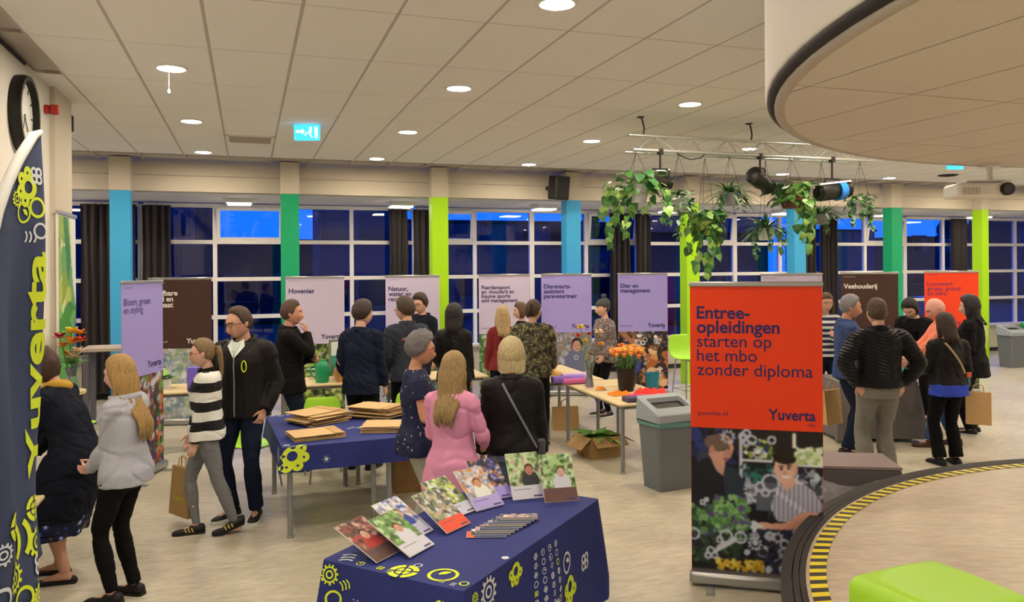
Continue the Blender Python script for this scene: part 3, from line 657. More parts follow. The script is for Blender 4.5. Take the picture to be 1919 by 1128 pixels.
# ------------------------------------------------------------------ front table with brochures
TA, TB, TC = Vector((-.917, 3.86)), Vector((-.228, 3.45)), Vector((.515, 4.80))
d1 = (TC-TB).normalized(); d0 = (TA-TB).normalized()       # long side, short side
L1, D1 = (TC-TB).length, .80
FT = (TB.x, TB.y)
def ft(x, y, z=.76): return Vector((TB.x+d1.x*x-d1.y*y*1, TB.y+d1.y*x+d1.x*y, z))   # x along the long side, y towards the back left
table('table hidden under the navy cloth with brochures', FT, d1, L1, D1, .74, 'cloth-covered tables', top=m_wood)
per1 = 2*(L1+D1); mk = []
g = random.Random(5)
# left short side shows at p in (2L+D .. per), long front-right side at p in (0..L)
for x, y, r, k_, c_, ro in ((.47, -.09, .055, 'paw', 'y', 1.5), (.20, -.075, .07, 'gear', 'w', 0), (1.04, -.22, .06, 'leaf', 'w', .3), (1.08, -.39, .075, 'paw', 'y', 1.4), (.85, -.40, .055, 'gear', 'w', 0), (.08, -.06, .028, 'gear', 'y', 0), (.30, -.42, .10, 'paw', 'y', 1.0), (.55, -.5, .09, 'gear', 'w', 0), (.16, -.34, .06, 'globe', 'w', .2), (1.3, -.3, .06, 'flower', 'w', 0)): mk.append(('side', k_, x, y, r, c_, ro))
for i in range(4):
    for j in range(7): mk.append(('side', g.choice(['ring', 'flower', 'wave', 'leaf', 'globe', 'gear']), .68+.075*i, -.07-.048*j, .018, g.choice('wwwy'), g.uniform(0, 3)))
bp = 2*L1+D1
for x, y, r, k_, c_, ro in ((.05, -.06, .05, 'gear', 'y', 0), (.13, -.10, .035, 'wave', 'y', .4), (.08, -.17, .04, 'ring', 'y', 0), (.2, -.18, .03, 'sun', 'w', 0), (.04, -.27, .05, 'gear', 'y', 0), (.17, -.28, .05, 'leaf', 'w', 0), (.34, -.2, .06, 'flower', 'y', 0), (.55, -.16, .04, 'ring', 'w', 0), (.7, -.1, .045, 'globe', 'y', 0), (.74, -.24, .03, 'wave', 'w', 0), (.66, -.3, .05, 'gear', 'y', 0)): mk.append(('side', k_, bp+x, y, r, c_, ro))
for x, y, r, k_, c_, ro in ((.05, .70, .055, 'wave', 'w', .4), (.03, .60, .022, 'leaf', 'y', 0), (.05, .36, .075, 'globe', 'y', .3), (.14, .34, .022, 'ring', 'w', 0), (.10, .17, .075, 'leaf', 'y', 0), (.03, .48, .022, 'flower', 'y', 0), (.02, .42, .02, 'sun', 'w', 0), (.03, .13, .018, 'wave', 'w', 0), (.025, .07, .02, 'wave', 'w', 0), (.06, .03, .024, 'ring', 'y', 0), (.42, .02, .02, 'dot', 'w', 0)): mk.append(('top', k_, x, y, r, c_, ro))
cloth('navy cloth with yellow and white motifs over the brochure table', FT, d1, L1, D1, .742, .62, 3, mk)
def brochure(label, p, dirv, tilt, cv, w=.21, h=.297, group='course brochures propped along the front table', roll=0.):
    """leaning back against its stand; p bottom centre, dirv the way it faces"""
    t = thing('brochure', label, 'brochure', p, math.atan2(dirv[1], dirv[0])+math.pi/2, group)
    q = Matrix.Rotation(-tilt, 3, 'X') @ Matrix.Rotation(roll, 3, 'Y'); o = MB().box((0, .003, h/2), (w, .005, h)).build('pages', m_wh, t); o.rotation_euler = q.to_euler()
    o2 = link('cover_print', cv.mesh('cover_print', w-.002, h-.002), t, loc=q @ Vector((-w/2+.001, -.0006, .001))); o2.rotation_euler = q.to_euler()
    s = MB().box((0, .019, .15), (.06, .022, .10)).build('stand', M('clear_acrylic', 'c8c2b8', .2), t); s.rotation_euler = q.to_euler(); return t
def cover(seed, band, bgc, cols, face=None, n=50):
    k = Canvas(60, 84, bgc).speck(0, 0, 1, .72, n*2, .07, cols, seed).speck(0, 0, 1, .72, n, .03, cols, seed+9).blur(3)
    if face: k.ell(face[0], .62, .26, .22, face[2]); k.face(face[0], .38, .13, face[1], face[3])
    k.rect(0, .72, 1, 1, band).rect(.08, .78, .6, .80, '4a3f60' if band != BRN else 'd8d0c8').rect(.65, .93, .92, .96, '4a3f60' if band != BRN else 'd8d0c8'); return k
GR = ['5a7a3a', '8aa85a', '3a5428', 'b9c98a', '6a5a4a']; FR = (-d0.x, -d0.y)
fx = Vector((.62, -.78)).normalized()
BR = [(0.16, 0.52, (0.876, -0.482), cover(1, '5c4036', '5a3a30', ['7a5040', 'a83c34', '3a2620', 'c09a80'], (.5, 'c89478', 'a83a34', '2a1a16')), 'brown-banded brochure with a red-clad figure, leftmost on the front table', 1.12),
      (0.29, 0.42, (0.876, -0.482), cover(2, 'c9bfc6', '6a8a4a', GR, (.55, 'c88a6c', 'c8c0d8', '5a3a28')), 'grey-banded brochure with green photo, second from the left', 1.08),
      (0.47, 0.55, (0.870, -0.500), cover(3, 'bdb4bc', 'd0c8c4', ['3a4a8a', 'c09a80', '8a8a9a', 'e0d8d0'], (.5, 'c89478', '3a4a8a', '6a4a30')), 'pale brochure with a blue-clad figure tucked behind the green one', 1.05),
      (0.66, 0.44, (0.830, -0.550), cover(4, 'e0502e', '6a6a5a', ['8a9a5a', '4a4a44', 'c0a080', 'd0c8b8', '3a3a34'], None, 80), 'orange-banded brochure with a busy garden photo', 1.00),
      (0.88, 0.54, (0.800, -0.600), cover(5, 'c0b8c0', '8a9a5a', ['c8c04a', '6a7a3a', 'd8d0c8', '4a4a40'], None, 60), 'grey-banded brochure with yellow-green photo behind the orange one', 1.00),
      (1.05, 0.47, (0.650, -0.760), cover(6, 'a794cc', 'b8a898', ['c87840', 'd8c8c0', '6a7a8a', '9a8a7a'], (.55, 'c98a64', 'd8d0d0', '7a4a2c')), 'lilac-banded brochure showing a person in white', 0.90),
      (1.22, 0.52, (0.500, -0.860), cover(7, '9c8ac4', '3a3438', ['4a4a9a', 'a86a3c', 'c8b8a8', '2a2428'], None, 60), 'dark lilac-banded brochure behind the white-clad one', 0.85),
      (1.31, 0.35, (0.300, -0.950), cover(8, 'cbbfc8', 'b8c08a', GR+['d8c89a', 'c0a890'], (.65, 'b87a5c', '3a3a34', '5a3424')), 'mauve-banded brochure with a gardener on grass', 0.62),
      (1.35, 0.15, (0.220, -0.970), cover(9, '6c4c42', 'a8bc7a', GR+['d8d8b8', 'c8d09a'], (.6, 'c8a088', 'c9c0cc', '6a4a3a')), 'brown-banded brochure with a figure in a meadow, rightmost on the front table', 0.58)]
for x, y, dv, cv, lb, ro in BR: brochure(lb, ft(x, y, .7605), dv, ro, cv)
for q in range(9):
    p = ft(.66+.038*q, .27-.004*q, .7535+.0016*q); cv = Canvas(30, 14, ['c9bcc4', '3c4a70', '8a8a9c'][q % 3]).speck(0, 0, 1, .6, 26, .10, ['c9a08c', '5a5a6a', 'd8d0d0', '3a3a44', '9a7a6a'], q); cv.rect(0, .62, 1, 1, ['2e3a58', '39424e', '6a5a50'][q % 3])
    if q == 0: cv.rect(0, 0, .2, 1, 'e0602e')
    t = thing('flyer', 'slim flyer in the fanned row lying on the navy front table', 'flyer', p, math.atan2(d1.y, d1.x)-1.05, 'flyers fanned on the front table')
    MB().box((0, 0, 0), (.21, .10, .0012)).build('paper', m_wh, t); o = link('print', cv.mesh('print', .208, .098), t, loc=(-.104, -.049, .0009)); o.rotation_euler.x = -math.pi/2
# ------------------------------------------------------------------ middle tables with folded bags
mo = Vector((-1.84, 6.24)); mx_ = Vector((.926, .377)); my_ = Vector((-.377, .926))
def mt(x, y, z=.76): return Vector((mo.x+mx_.x*x+my_.x*y, mo.y+mx_.y*x+my_.y*y, z))
table('left of the two tables under the short navy cloth', mt(0, 0), mx_, .80, 1.46, .74, 'cloth-covered tables')
table('right of the two tables under the short navy cloth', mt(.81, 0), mx_, .74, 1.46, .74, 'cloth-covered tables')
p_ = 2*(1.56+1.46)
cloth('short navy cloth with a yellow paw over the folded-bag tables', mt(0, 0), mx_, 1.56, 1.46, .742, .20, 9,
      [('side', 'paw', .10, -.085, .095, 'y', 2.6), ('side', 'sun', .34, -.12, .03, 'w', 0), ('top', 'flower', .035, .06, .03, 'w', 0), ('side', 'wave', p_-.06, -.1, .05, 'w', 0), ('side', 'gear', p_-.2, -.09, .06, 'w', 0)]
      + [('top', ['flower', 'ring', 'sun', 'globe', 'wave'][q % 5], .05+.07*q, 1.42-.02*(q % 2), .03, 'w', 0) for q in range(8)]+[('top', 'flower', .62+.04*q, .52+.03*(q % 2), .022, 'w', 0) for q in range(4)], wave=.008)
bag_me = MB().loft([[(-.16, -.21, 0), (.16, -.21, 0), (.16, .21, 0), (-.16, .21, 0)], [(-.16, -.21, .004), (.16, -.21, .004), (.16, .21, .004), (-.16, .21, .004)]]).mesh('bag', m_kraft2)
fold_me = MB().box((0, -.165, .0065), (.318, .085, .004)).mesh('bottom_fold', m_kraft)
for (x, y, n, yw, lb, jit) in ((.30, .30, 5, .15, 'front left', .012), (.92, .34, 6, -.35, 'front right', .02), (.42, .98, 10, .5, 'back left', .05), (.98, 1.0, 12, -.9, 'back right', .055)):
    gg = random.Random(int(x*100))
    for q in range(n):
        t = thing('folded_bag', 'flat folded brown paper bag in the %s stack on the navy cloth%s' % (lb, ', topmost' if q == n-1 else ''), 'bag', mt(x+gg.uniform(-jit, jit), y+gg.uniform(-jit, jit), .752+.0095*q), math.atan2(mx_.y, mx_.x)+math.pi/2+yw+gg.uniform(-jit, jit)*3, 'folded paper bags, %s stack' % lb)
        link('bag', bag_me, t); link('bottom_fold', fold_me, t)
chair('lime shell chair pushed against the left side of the bag tables', (-2.56, 7.72), 75, .45, False, 'lime shell chairs'); chair('lime shell chair behind the folded-bag tables', (-1.03, 8.42), 20, .45, False, 'lime shell chairs'); chair('lime shell chair behind the left folded-bag stack', (-1.95, 8.13), 22, .45, False, 'lime shell chairs')
carton('brown carton on the floor behind the bag tables', (-.98, 7.75), 15, (.42, .34, .36), False)
# ------------------------------------------------------------------ stand tables along the windows
for u, L, lb in ((-1.2, 1.5, 'pale wooden table below the brown banner at left'), (.36, 1.5, 'pale wooden table carrying the crate and green can'), (1.92, 1.1, 'pale wooden table behind the charcoal jacket')):
    table(lb, UN(u, 9.94), (CW, SW), L, .72, .74, 'pale stand tables')
m_gcan = M('green_can', '1f8a52', .35)
t = thing('watering_can', 'green plastic can with spout on the crate table', 'can', UN(.88, 10.12, .741), RW)
MB().lathe([(.075, 0), (.085, .02), (.088, .2), (.07, .25), (.05, .27), (.05, .285)], 20).build('can_body', m_gcan, t, True); MB().tube([(.07, 0, .08), (.15, 0, .2), (.19, 0, .3)], [.018, .014, .012]).build('spout', m_gcan, t, True); MB().tube([(-.07, 0, .22), (-.14, 0, .2), (-.14, 0, .1), (-.08, 0, .06)], .01).build('handle', m_gcan, t, True); MB().cyl((.185, 0, .29), (.21, 0, .33), .02, .03).build('rose', m_black, t, True)
t = thing('wooden_crate', 'orange wooden crate holding small plants on the stand table', 'crate', UN(1.33, 10.2, .741), RW); m_crate = M('crate_wood', 'b8783a', .6, noise=(6, .25), aniso=(8, 1, 1))
for cx, cy, sx, sy, hh in ((0, -.17, .52, .016, .13), (0, .17, .52, .016, .26), (-.26, 0, .016, .34, .2), (.26, 0, .016, .34, .2)): MB().box((cx, cy, hh/2), (sx, sy, hh)).build('board', m_crate, t)
MB().box((0, 0, .008), (.5, .33, .012)).build('bottom_board', m_crate, t); MB().box((0, 0, .14), (.5, .016, .012)).build('divider', m_crate, t)
def leaf_mesh(L, W, m, name='leaf', droop=.3):
    pr = [(0, 0), (.12, .42), (.32, .5), (.6, .4), (.82, .2), (1, 0)]; V = []; F = []
    for t_, w_ in pr:
        z = -droop*L*t_*t_; V += [(-w_*W, t_*L, z+.12*w_*W), (0, t_*L, z), (w_*W, t_*L, z+.12*w_*W)]
    for q in range(5): F += [(q*3, q*3+1, q*3+4, q*3+3), (q*3+1, q*3+2, q*3+5, q*3+4)]
    return MB().add(V, F).mesh(name, m)
m_leaf = [M('leaf_green', '5f8f3c', .4, noise=(30, .3)), M('leaf_pale', '9cbc58', .4, noise=(20, .35)), M('leaf_dark', '37632f', .4), M('leaf_variegated', 'b4c79a', .45, noise=(40, .6), hx2='3f6b3a')]
def potted(label, loc, m_pot, r, h, nl, LL, seed, mats=(0, 1), cat='plant', up=.9, name='potted_plant'):
    t = thing(name, label, cat, loc, 0); MB().lathe([(r*.75, 0), (r, h), (r*1.05, h), (r*1.05, h*.9)], 16).build('pot', m_pot, t, True); gg = random.Random(seed)
    ms = [leaf_mesh(LL, LL*.45, m_leaf[k]) for k in mats]
    for q in range(nl):
        o = link('leaf', ms[q % len(ms)], t, 'all', (gg.uniform(-.3, .3)*r, gg.uniform(-.3, .3)*r, h*gg.uniform(.8, 1.1))); o.rotation_euler = (gg.uniform(.1, 1.1)*up, gg.uniform(-.3, .3), gg.uniform(0, 6.28)); o.scale = [gg.uniform(.6, 1.2)]*3
    return t
m_terra = M('brown_pot', '5a3c30', .6); m_wpot = M('white_pot', 'd8d0c4', .5)
for q, (du, dn, lb) in enumerate(((1.20, 10.1, 'small leafy plant at the left in the wooden crate'), (1.36, 10.12, 'small leafy plant in the middle of the wooden crate'), (1.50, 10.28, 'small leafy plant at the right in the wooden crate'))): potted(lb, UN(du, dn, .757), m_terra, .05, .08, 14, .10, q+40, (0, 1))
t = thing('picture_stand', 'framed landscape picture standing behind the crate', 'picture', UN(1.28, 10.5, .741), RW); k_ = Canvas(40, 30, 'cfd6c4').rect(0, 0, 1, .35, 'd8d8c8').poly([(0, .55), (.4, .45), (1, .7), (1, 1), (0, 1)], '3f8a68').poly([(.1, .9), (.5, .5), (1, .62), (1, 1), (.1, 1)], 'b9862c').ell(.3, .42, .07, .04, '4a6a80')
MB().box((0, 0, .30), (.56, .02, .40)).build('frame', m_steel, t); link('picture_print', k_.mesh('picture_print', .5, .34), t, loc=(-.25, -.012, .13)); MB().box((0, .06, .06), (.4, .14, .12)).build('base', m_crate, t)
potted('white orchid beside the green can on the stand table', UN(.85, 10.5, .741), m_wpot, .06, .1, 26, .14, 71, (3, 3), up=.5)
potted('hosta with yellow-green leaves on the floor below the crate table', UN(1.6, 10.25, 0), m_terra, .12, .16, 40, .24, 72, (1, 0)); potted('dark leafy plant on the floor below the green can', UN(.8, 10.3, 0), m_terra, .11, .14, 34, .2, 73, (2, 1))
t = carton('purple gift box on the table left of the striped jumper', UN(-.62, 10.1), 12, (.13, .13, .26), False, M('purple_card', '7a5ab0', .5), 'gift_box'); t.location.z = .741
potted('pale ornamental plant on the left stand table', UN(-.95, 10.3, .741), m_wpot, .07, .12, 24, .16, 74, (3, 1))
# high table by the leftmost curtains, bouquet table by the wall
hp = Vector((-5.62, 10.9)); t = thing('high_table', 'tall bar table with pale top beside the leftmost dark curtain', 'table', (hp.x, hp.y, 0), RW)
MB().box((0, 0, 1.09), (.62, .62, .04)).build('table_top', M('worn_wood', 'b39a7c', .6, noise=(8, .2)), t)
for sx in (-1, 1):
    for sy in (-1, 1): MB().box((sx*.25, sy*.25, .535), (.07, .07, 1.07)).build('leg', M('taupe_metal', '5c5550', .5), t)
chair('lime shell chair behind the bending person at left', (-4.95, 8.8), 60, .45, False, 'lime shell chairs'); chair('lime bar stool between the animal banner and the lime column', (2.72, 12.1), 25, .75, True, 'lime bar stools')
table('narrow table along the left wall behind the flag', UN(-1.24, 4.2), (-SW, CW), 1.5, .38, .74, 'pale stand tables')
# ------------------------------------------------------------------ left wall: clock, alarm, poster, pedestal bouquet, flag
m_face = M('clock_face', 'c9bda6', .5)
t = thing('wall_clock', 'large round wall clock with black rim and pale face', 'clock', UN(-1.67, 7.665, 3.40), RW+math.pi/2); t.location = UN(-1.67, .32*3.80+.947*6.05, 3.38)
lw = lambda prof, c=(0, 0, 0): MB().lathe(prof, 40)
def onwall(mb): mb.v = [(p[0], -p[2], p[1]) for p in mb.v]; return mb
onwall(MB().lathe([(.25, .0), (.30, .0), (.305, .05), (.295, .085), (.265, .085), (.26, .03)], 44, cap=False)).build('rim', m_black, t, True); onwall(MB().lathe([(.262, .02), (.262, .035)], 44)).build('face', m_face, t)
hd = MB()
for q in range(12): a = q*math.pi/6; hd.box((.225*math.sin(a), -.038, .225*math.cos(a)), (.012, .003, .045), (0, a, 0))
hd.build('hour_marks', m_black, t)
MB().box((.04, -.042, -.055), (.014, .004, .15), (0, 2.5, 0)).build('hour_hand', m_black, t); MB().box((-.05, -.045, -.09), (.01, .004, .21), (0, .5, 0)).build('minute_hand', m_black, t)
t = thing('fire_alarm', 'small red fire alarm sounder right of the clock', 'alarm', UN(-1.67, .32*4.07+.947*6.82, 3.58), RW+math.pi/2)
m_red = M('alarm_red', 'b0281e', .4); onwall(MB().lathe([(.04, 0), (.04, .03), (.035, .04)], 20)).build('base', m_red, t, True); onwall(MB().lathe([(.025, .04), (.045, .05), (.045, .10), (.035, .11)], 20)).build('sounder', m_red, t, True)
t = thing('wall_poster', 'tall green nature poster on the left wall end', 'poster', UN(-1.66, 8.16, 0), RW+math.pi/2)
t.location = UN(-1.628, 7.94)
k_ = Canvas(30, 90, '7c9a4a').speck(0, 0, 1, .45, 40, .3, ['b9b84a', '9aa83c', 'd0c98a', '6a9a5a', '8a9a3c'], 3).speck(0, .45, 1, 1, 40, .3, ['5a9a3a', '4a8a34', '7ab04a', '3f7a40'], 4).poly([(.6, 0), (1, 0), (1, .42), (.8, .3)], 'dcd4c4').poly([(.25, .0), (.5, 0), (.7, .2), (.5, .3)], '3f7a3a').poly([(.85, .5), (1, .42), (1, 1), (.9, 1)], '3f6f9a')
MB().box((.36, -.012, 1.62), (.74, .02, 2.14)).build('panel', m_wh, t); link('poster_print', k_.mesh('poster_print', .72, 2.1), t, loc=(0, -.024, .57)); MB().box((.36, -.02, 2.70), (.76, .03, .03)).build('top_rail', m_steel, t)
t = thing('sensor', 'small dark box sensor high on the end of the left wall', 'sensor', UN(-1.66, 8.66, 3.62), RW); MB().box((0, .03, 0), (.08, .06, .16), bev=.01).build('housing', m_black, t); MB().cyl((0, .06, 0), (0, .07, 0), .02).build('lens', m_dark, t)
t = thing('pedestal', 'slim pedestal table behind the mustard scarf', 'table', (-3.90, 6.92, 0)); MB().lathe([(.11, 0), (.11, .015), (.03, .03), (.025, 1.06), (.05, 1.08)], 20).build('stem', m_steel, t, True); MB().lathe([(.105, 1.08), (.11, 1.09), (.11, 1.11), (.105, 1.115)], 24).build('top_plate', m_wood, t, True)
def flower(t, p, r, m, mc, seed, petals=9):
    gg = random.Random(seed); mb = MB()
    for q in range(petals*2):
        a = q*2.4; el = .25+.5*(q % 2); d = Vector((math.cos(a)*math.cos(el), math.sin(a)*math.cos(el), math.sin(el))); s_ = d.cross(Vector((0, 0, 1))).normalized()*r*.33; n_ = Vector(p)
        mb.add([n_, n_+d*r*.6+s_, n_+d*r, n_+d*r*.6-s_], [(0, 1, 2, 3)])
    o = mb.build('flower', m, t); MB().ball((p[0], p[1], p[2]+r*.25), r*.32, 8, 6).build('flower_heart', mc, o, True)
m_fl = {'red': M('petal_red', 'a8203c', .6), 'scarlet': M('petal_scarlet', 'c83028', .6), 'orange': M('petal_orange', 'f09a3c', .6), 'rust': M('petal_rust', 'd8702a', .6), 'yellow': M('petal_yellow', 'f0c82c', .6), 'cream': M('petal_cream', 'e8c8a0', .6), 'pink': M('petal_pink', 'd86a8a', .6)}
m_stem = M('flower_stem', '5a8038', .6)
t = thing('bouquet', 'bouquet of red, orange and cream flowers in a glass vase at left', 'flowers', (-3.90, 6.92, 1.118)); MB().lathe([(.05, 0), (.06, .02), (.045, .14), (.06, .2)], 16).build('vase', M('vase_glass', 'd8e0d0', .05, spec=.6, trans=.85), t, True)
for q, (x, z, r, c_) in enumerate(((-.12, .52, .055, 'red'), (.02, .47, .075, 'orange'), (-.02, .56, .06, 'yellow'), (.14, .49, .05, 'scarlet'), (.04, .34, .06, 'cream'), (-.06, .36, .05, 'rust'), (.1, .4, .05, 'cream'), (-.1, .44, .05, 'orange'), (.08, .55, .05, 'orange'))):
    flower(t, (x*.7, -.04+.03*(q % 3), z-.06), r*1.35, m_fl[c_], m_fl['rust' if c_ != 'rust' else 'yellow'], q); MB().tube([(x*.15, 0, .12), (x*.5, -.02, z*.6), (x*.7, -.04+.03*(q % 3), z-.06)], .004, 5).build('stem', m_stem, t)
lm = leaf_mesh(.16, .05, m_leaf[0])
for q in range(12): o = link('leaf', lm, t, 'all', (0, 0, .22)); o.rotation_euler = (random.uniform(.4, 1.1), 0, q*.53)
# beach flag
t = thing('beach_flag', 'tall navy feather flag with yellow lettering at the left edge', 'flag', (-2.215, 3.15, 0), math.atan2(.6, -.05))
m_flag = M('flag_cloth', '3a4258', .7, bump=(14, .15), noise=(3, .15), aniso=(1, 1, .3))
SP = [(.62, 2.84), (.55, 2.81), (.42, 2.68), (.32, 2.55), (.25, 2.43), (.16, 2.2), (.1, 2.0), (.04, 1.75), (0, 1.5), (0, 1.0), (0, .45)]
pz = [p[1] for p in SP][::-1]; pa = [p[0] for p in SP][::-1]
def sail(a, z, off=0.):
    return (a, off+.03*math.sin(a*9+z*2.2)*min(1, (2.9-z))+.022*math.sin(a*22-z*1.5+1)*min(1., (2.85-z)), z)
def free(z): return .62+.03*math.exp(-((z-1.0)/.25)**2)*0-.035*math.exp(-((z-1.9)/.5)**2)+.16*max(0, 1.25-z)
rings = []
NZ = 60
for q in range(NZ+1):
    z = .78+(2.835-.78)*q/NZ; a0 = float(np.interp(z, pz, pa))+.0; a1 = max(a0+.01, free(z)); lowz = z if q else z
    rings.append([sail(a0+(a1-a0)*k/16, z-(.34*(1-k/16)*max(0, 1-q/14)**2)) for k in range(17)])
n = 17; V = [p for r in rings for p in r]; F = [(a*n+i, a*n+i+1, (a+1)*n+i+1, (a+1)*n+i) for a in range(NZ) for i in range(n-1)]
me = MB().add(V, F).mesh('sail', m_flag); g_ = baked(me, [('SOLIDIFY', dict(thickness=.002))]); g_.materials.clear(); g_.materials.append(m_flag); sl_ = link('sail', g_, t, 'all')
MB().tube([(a, 0, z) for a, z in SP]+[(0, 0, .02)], [.012, .022]+[.024]*8+[.022, .02], 10).build('pole_sleeve', M('sleeve_white', 'ddd2c2', .6), t, True)
MB().lathe([(.2, 0), (.2, .02), (.03, .05), (.025, .2)], 24).build('base', m_dark, t, True)
lt = MB(); V_, F_ = text_geo('Yuverta', .03); sc_ = 1.06/(V_[:, 0].max()-V_[:, 0].min())
lt.add([sail((.585-y*sc_*.40), 1.22+x*sc_, -.008) for x, y, z in V_], F_)
bm = bmesh.new(); me = lt.mesh('lettering', m_yel); bm.from_mesh(me); bmesh.ops.triangulate(bm, faces=bm.faces); bmesh.ops.subdivide_edges(bm, edges=bm.edges, cuts=1); bm.to_mesh(me); bm.free(); link('lettering', me, sl_)
fs = lambda a, z: sail(a, z, -.007)
for kind, a, z, r, c_ in (('flower', .55, 2.62, .05, 'w'), ('paw', .47, 2.56, .07, 'y'), ('gear', .40, 2.50, .04, 'y'), ('ring', .55, 2.47, .05, 'y'), ('leaf', .46, 2.44, .05, 'y'), ('ring', .565, 2.36, .04, 'w'), ('wave', .50, 2.33, .04, 'w'), ('globe', .30, 1.05, .07, 'y'), ('globe', .52, 1.06, .06, 'y'), ('wave', .35, .95, .12, 'y'), ('gear', .52, .90, .07, 'y'), ('flower', .53, .80, .06, 'w'), ('gear', .33, .80, .07, 'y'), ('globe', .58, .72, .06, 'w'), ('ring', .40, .68, .06, 'y'), ('gear', .50, .66, .05, 'y'), ('leaf', .28, .62, .09, 'w'), ('ring', .2, .75, .06, 'w'), ('gear', .2, .95, .05, 'w')): q_ = MB(); motif(q_, fs, kind, a, z, r); q_.build('motif', m_yel if c_ == 'y' else m_pale, sl_)
# ------------------------------------------------------------------ flower tables right of centre
rd = Vector((.29, -.956)); rw = Vector((.956, .29))
def rt(x, y, z=.741): return Vector((.60+rd.x*x+rw.x*y, 9.79+rd.y*x+rw.y*y, z))
c0 = rt(1.75, 0); table('pale wooden table with orange flowers, nearest the grey bin', (c0.x, c0.y), rw, .80, 1.72, .74, 'flower stand tables')
c1 = rt(-.03, -.2); table('pale wooden table with yellow and purple craft, behind the flower table', (c1.x, c1.y), rw, .8, 1.55, .74, 'flower stand tables')
m_bucket = M('black_bucket', '1e1a18', .45)
def bucket(label, p, r, h, m, name='bucket', cat='bucket'):
    t = thing(name, label, cat, p); MB().lathe([(r*.72, 0), (r*.74, .004), (r, h), (r*1.04, h), (r*1.04, h-.012), (r*.96, h-.012), (r*.7, .01)], 20, cap=False).build('bucket_wall', m, t, True); MB().lathe([(r*.72, .002), (r*.72, .008)], 20).build('bucket_base', m, t); return t
for q, (x, y, lb) in enumerate(((.95, .45, 'black bucket of orange roses, the nearer one'), (.64, .62, 'black bucket of orange roses, the one behind'))):
    t = bucket(lb, rt(x, y), .115, .27, m_bucket, 'flower_bucket', 'flowers'); gg = random.Random(q+3)
    rose = [MB().ball((0, 0, 0), .022, 8, 6, (1, 1, 1.15)).lathe([(.016, -.01), (.026, .008), (.022, .022), (.012, .014)], 8).mesh('rose', m_fl[c_]) for c_ in ('orange', 'rust', 'orange')]
    for m_ in rose: m_.shade_smooth()
    for k in range(46):
        a = gg.uniform(0, 6.28); rr = math.sqrt(gg.random())*.2; link('rose', rose[k % 3], t, False, (rr*math.cos(a), rr*math.sin(a), .43+.06*(1-rr/.2)+gg.uniform(-.02, .025)))
    st = MB()
    for k in range(30): a = gg.uniform(0, 6.28); rr = math.sqrt(gg.random())*.17; st.tube([(rr*.3*math.cos(a), rr*.3*math.sin(a), .05), (rr*math.cos(a), rr*math.sin(a), .42)], .004, 4)
    st.build('stems', m_stem, t); lm = leaf_mesh(.09, .05, m_leaf[2])
    for k in range(26): o = link('leaf', lm, t, 'all', (gg.uniform(-.1, .1), gg.uniform(-.1, .1), .3+gg.uniform(0, .1))); o.rotation_euler = (gg.uniform(-.2, .6), 0, gg.uniform(0, 6.28))
t = thing('glass_vase', 'clear glass vase with mixed red and salmon blooms', 'flowers', rt(.55, .16)); MB().lathe([(.05, 0), (.055, .01), (.035, .14), (.06, .3), (.057, .3), (.03, .14), (.048, .015)], 18, cap=False).build('vase', M('vase_glass', 'd8e0d0', .05, trans=.85), t, True)
for q, (x, z, r, c_) in enumerate(((-.13, .60, .06, 'scarlet'), (.0, .62, .05, 'red'), (.12, .64, .075, 'cream'), (.14, .50, .06, 'orange'), (-.10, .70, .07, 'yellow'), (-.05, .54, .055, 'yellow'))): flower(t, (x, 0, z), r, m_fl[c_], m_fl['rust'], q+20); MB().tube([(0, 0, .1), (x*.5, 0, z*.6), (x, 0, z)], .004, 5).build('stem', m_stem, t)
bucket('teal plastic bucket beside the black flower buckets', rt(1.0, .76), .085, .2, M('teal_plastic', '1f7f8c', .4))
def felt(label, p, col, w_, d_, yaw, seed, name='felt_sheet', lump=.02):
    k = 12; gg = random.Random(seed); ph = [gg.uniform(0, 6) for _ in range(4)]; V = []
    for j in range(k+1):
        for i in range(k+1):
            x, y = i/k-.5, j/k-.5; e = max(0, 1-max(abs(x), abs(y))*2); V.append((x*w_*(1+.1*math.sin(y*9+ph[0])), y*d_*(1+.12*math.sin(x*8+ph[1])), .004+lump*min(1, e*3)*(1+math.sin(x*14+ph[2])*math.sin(y*11+ph[3]))))
    F = [(j*(k+1)+i, j*(k+1)+i+1, (j+1)*(k+1)+i+1, (j+1)*(k+1)+i) for j in range(k) for i in range(k)]
    o = MB().add(V, F).build(name, M('felt_'+col, col, .95), None, 'all', p, yaw); tag(o, label, 'felt', 'coloured felt on the flower tables'); return o
felt('orange felt sheet beside the front black bucket', rt(1.16, .28), 'f07a1c', .26, .2, .3, 1); felt('crumpled red felt sheet at the right of the flower table', rt(1.24, .62), 'e83a2c', .36, .2, -.3, 2, lump=.035); felt('bright pink felt sheet at the near end of the flower table', rt(1.43, .36), 'f03a70', .3, .16, .28, 3); felt('small orange felt scrap by the glass vase', rt(.78, .2), 'f08a3c', .12, .1, 0, 4); felt('pale pink felt piece at the edge beside the bin', rt(1.52, .64), 'e8a0a0', .22, .2, .28, 5)
o = MB().box((0, 0, .025), (.36, .16, .05), bev=.006).build('box_lid', M('dark_violet_card', '4a3a50', .6), None, False, rt(1.62, .30), .28); tag(o, 'flat dark violet box at the near edge of the flower table', 'box')
m_pur = M('purple_felt', '8a6ab8', .95); 
def roll(label, p, col, L, r, yaw): 
    t = thing('felt_roll', label, 'felt', p, yaw, 'felt rolls'); MB().tube([(-L/2, 0, r), (0, .01, r*1.02), (L/2, 0, r)], r, 14).build('roll', M('roll_'+col, col, .95), t, True)
    sp_ = MB(); sp_.tube([(-L/2-.002, r*.8*(1-k/22)*math.cos(k*.9), r+r*.8*(1-k/22)*math.sin(k*.9)) for k in range(18)], .004, 5); sp_.build('rolled_edge', m_pur, t)
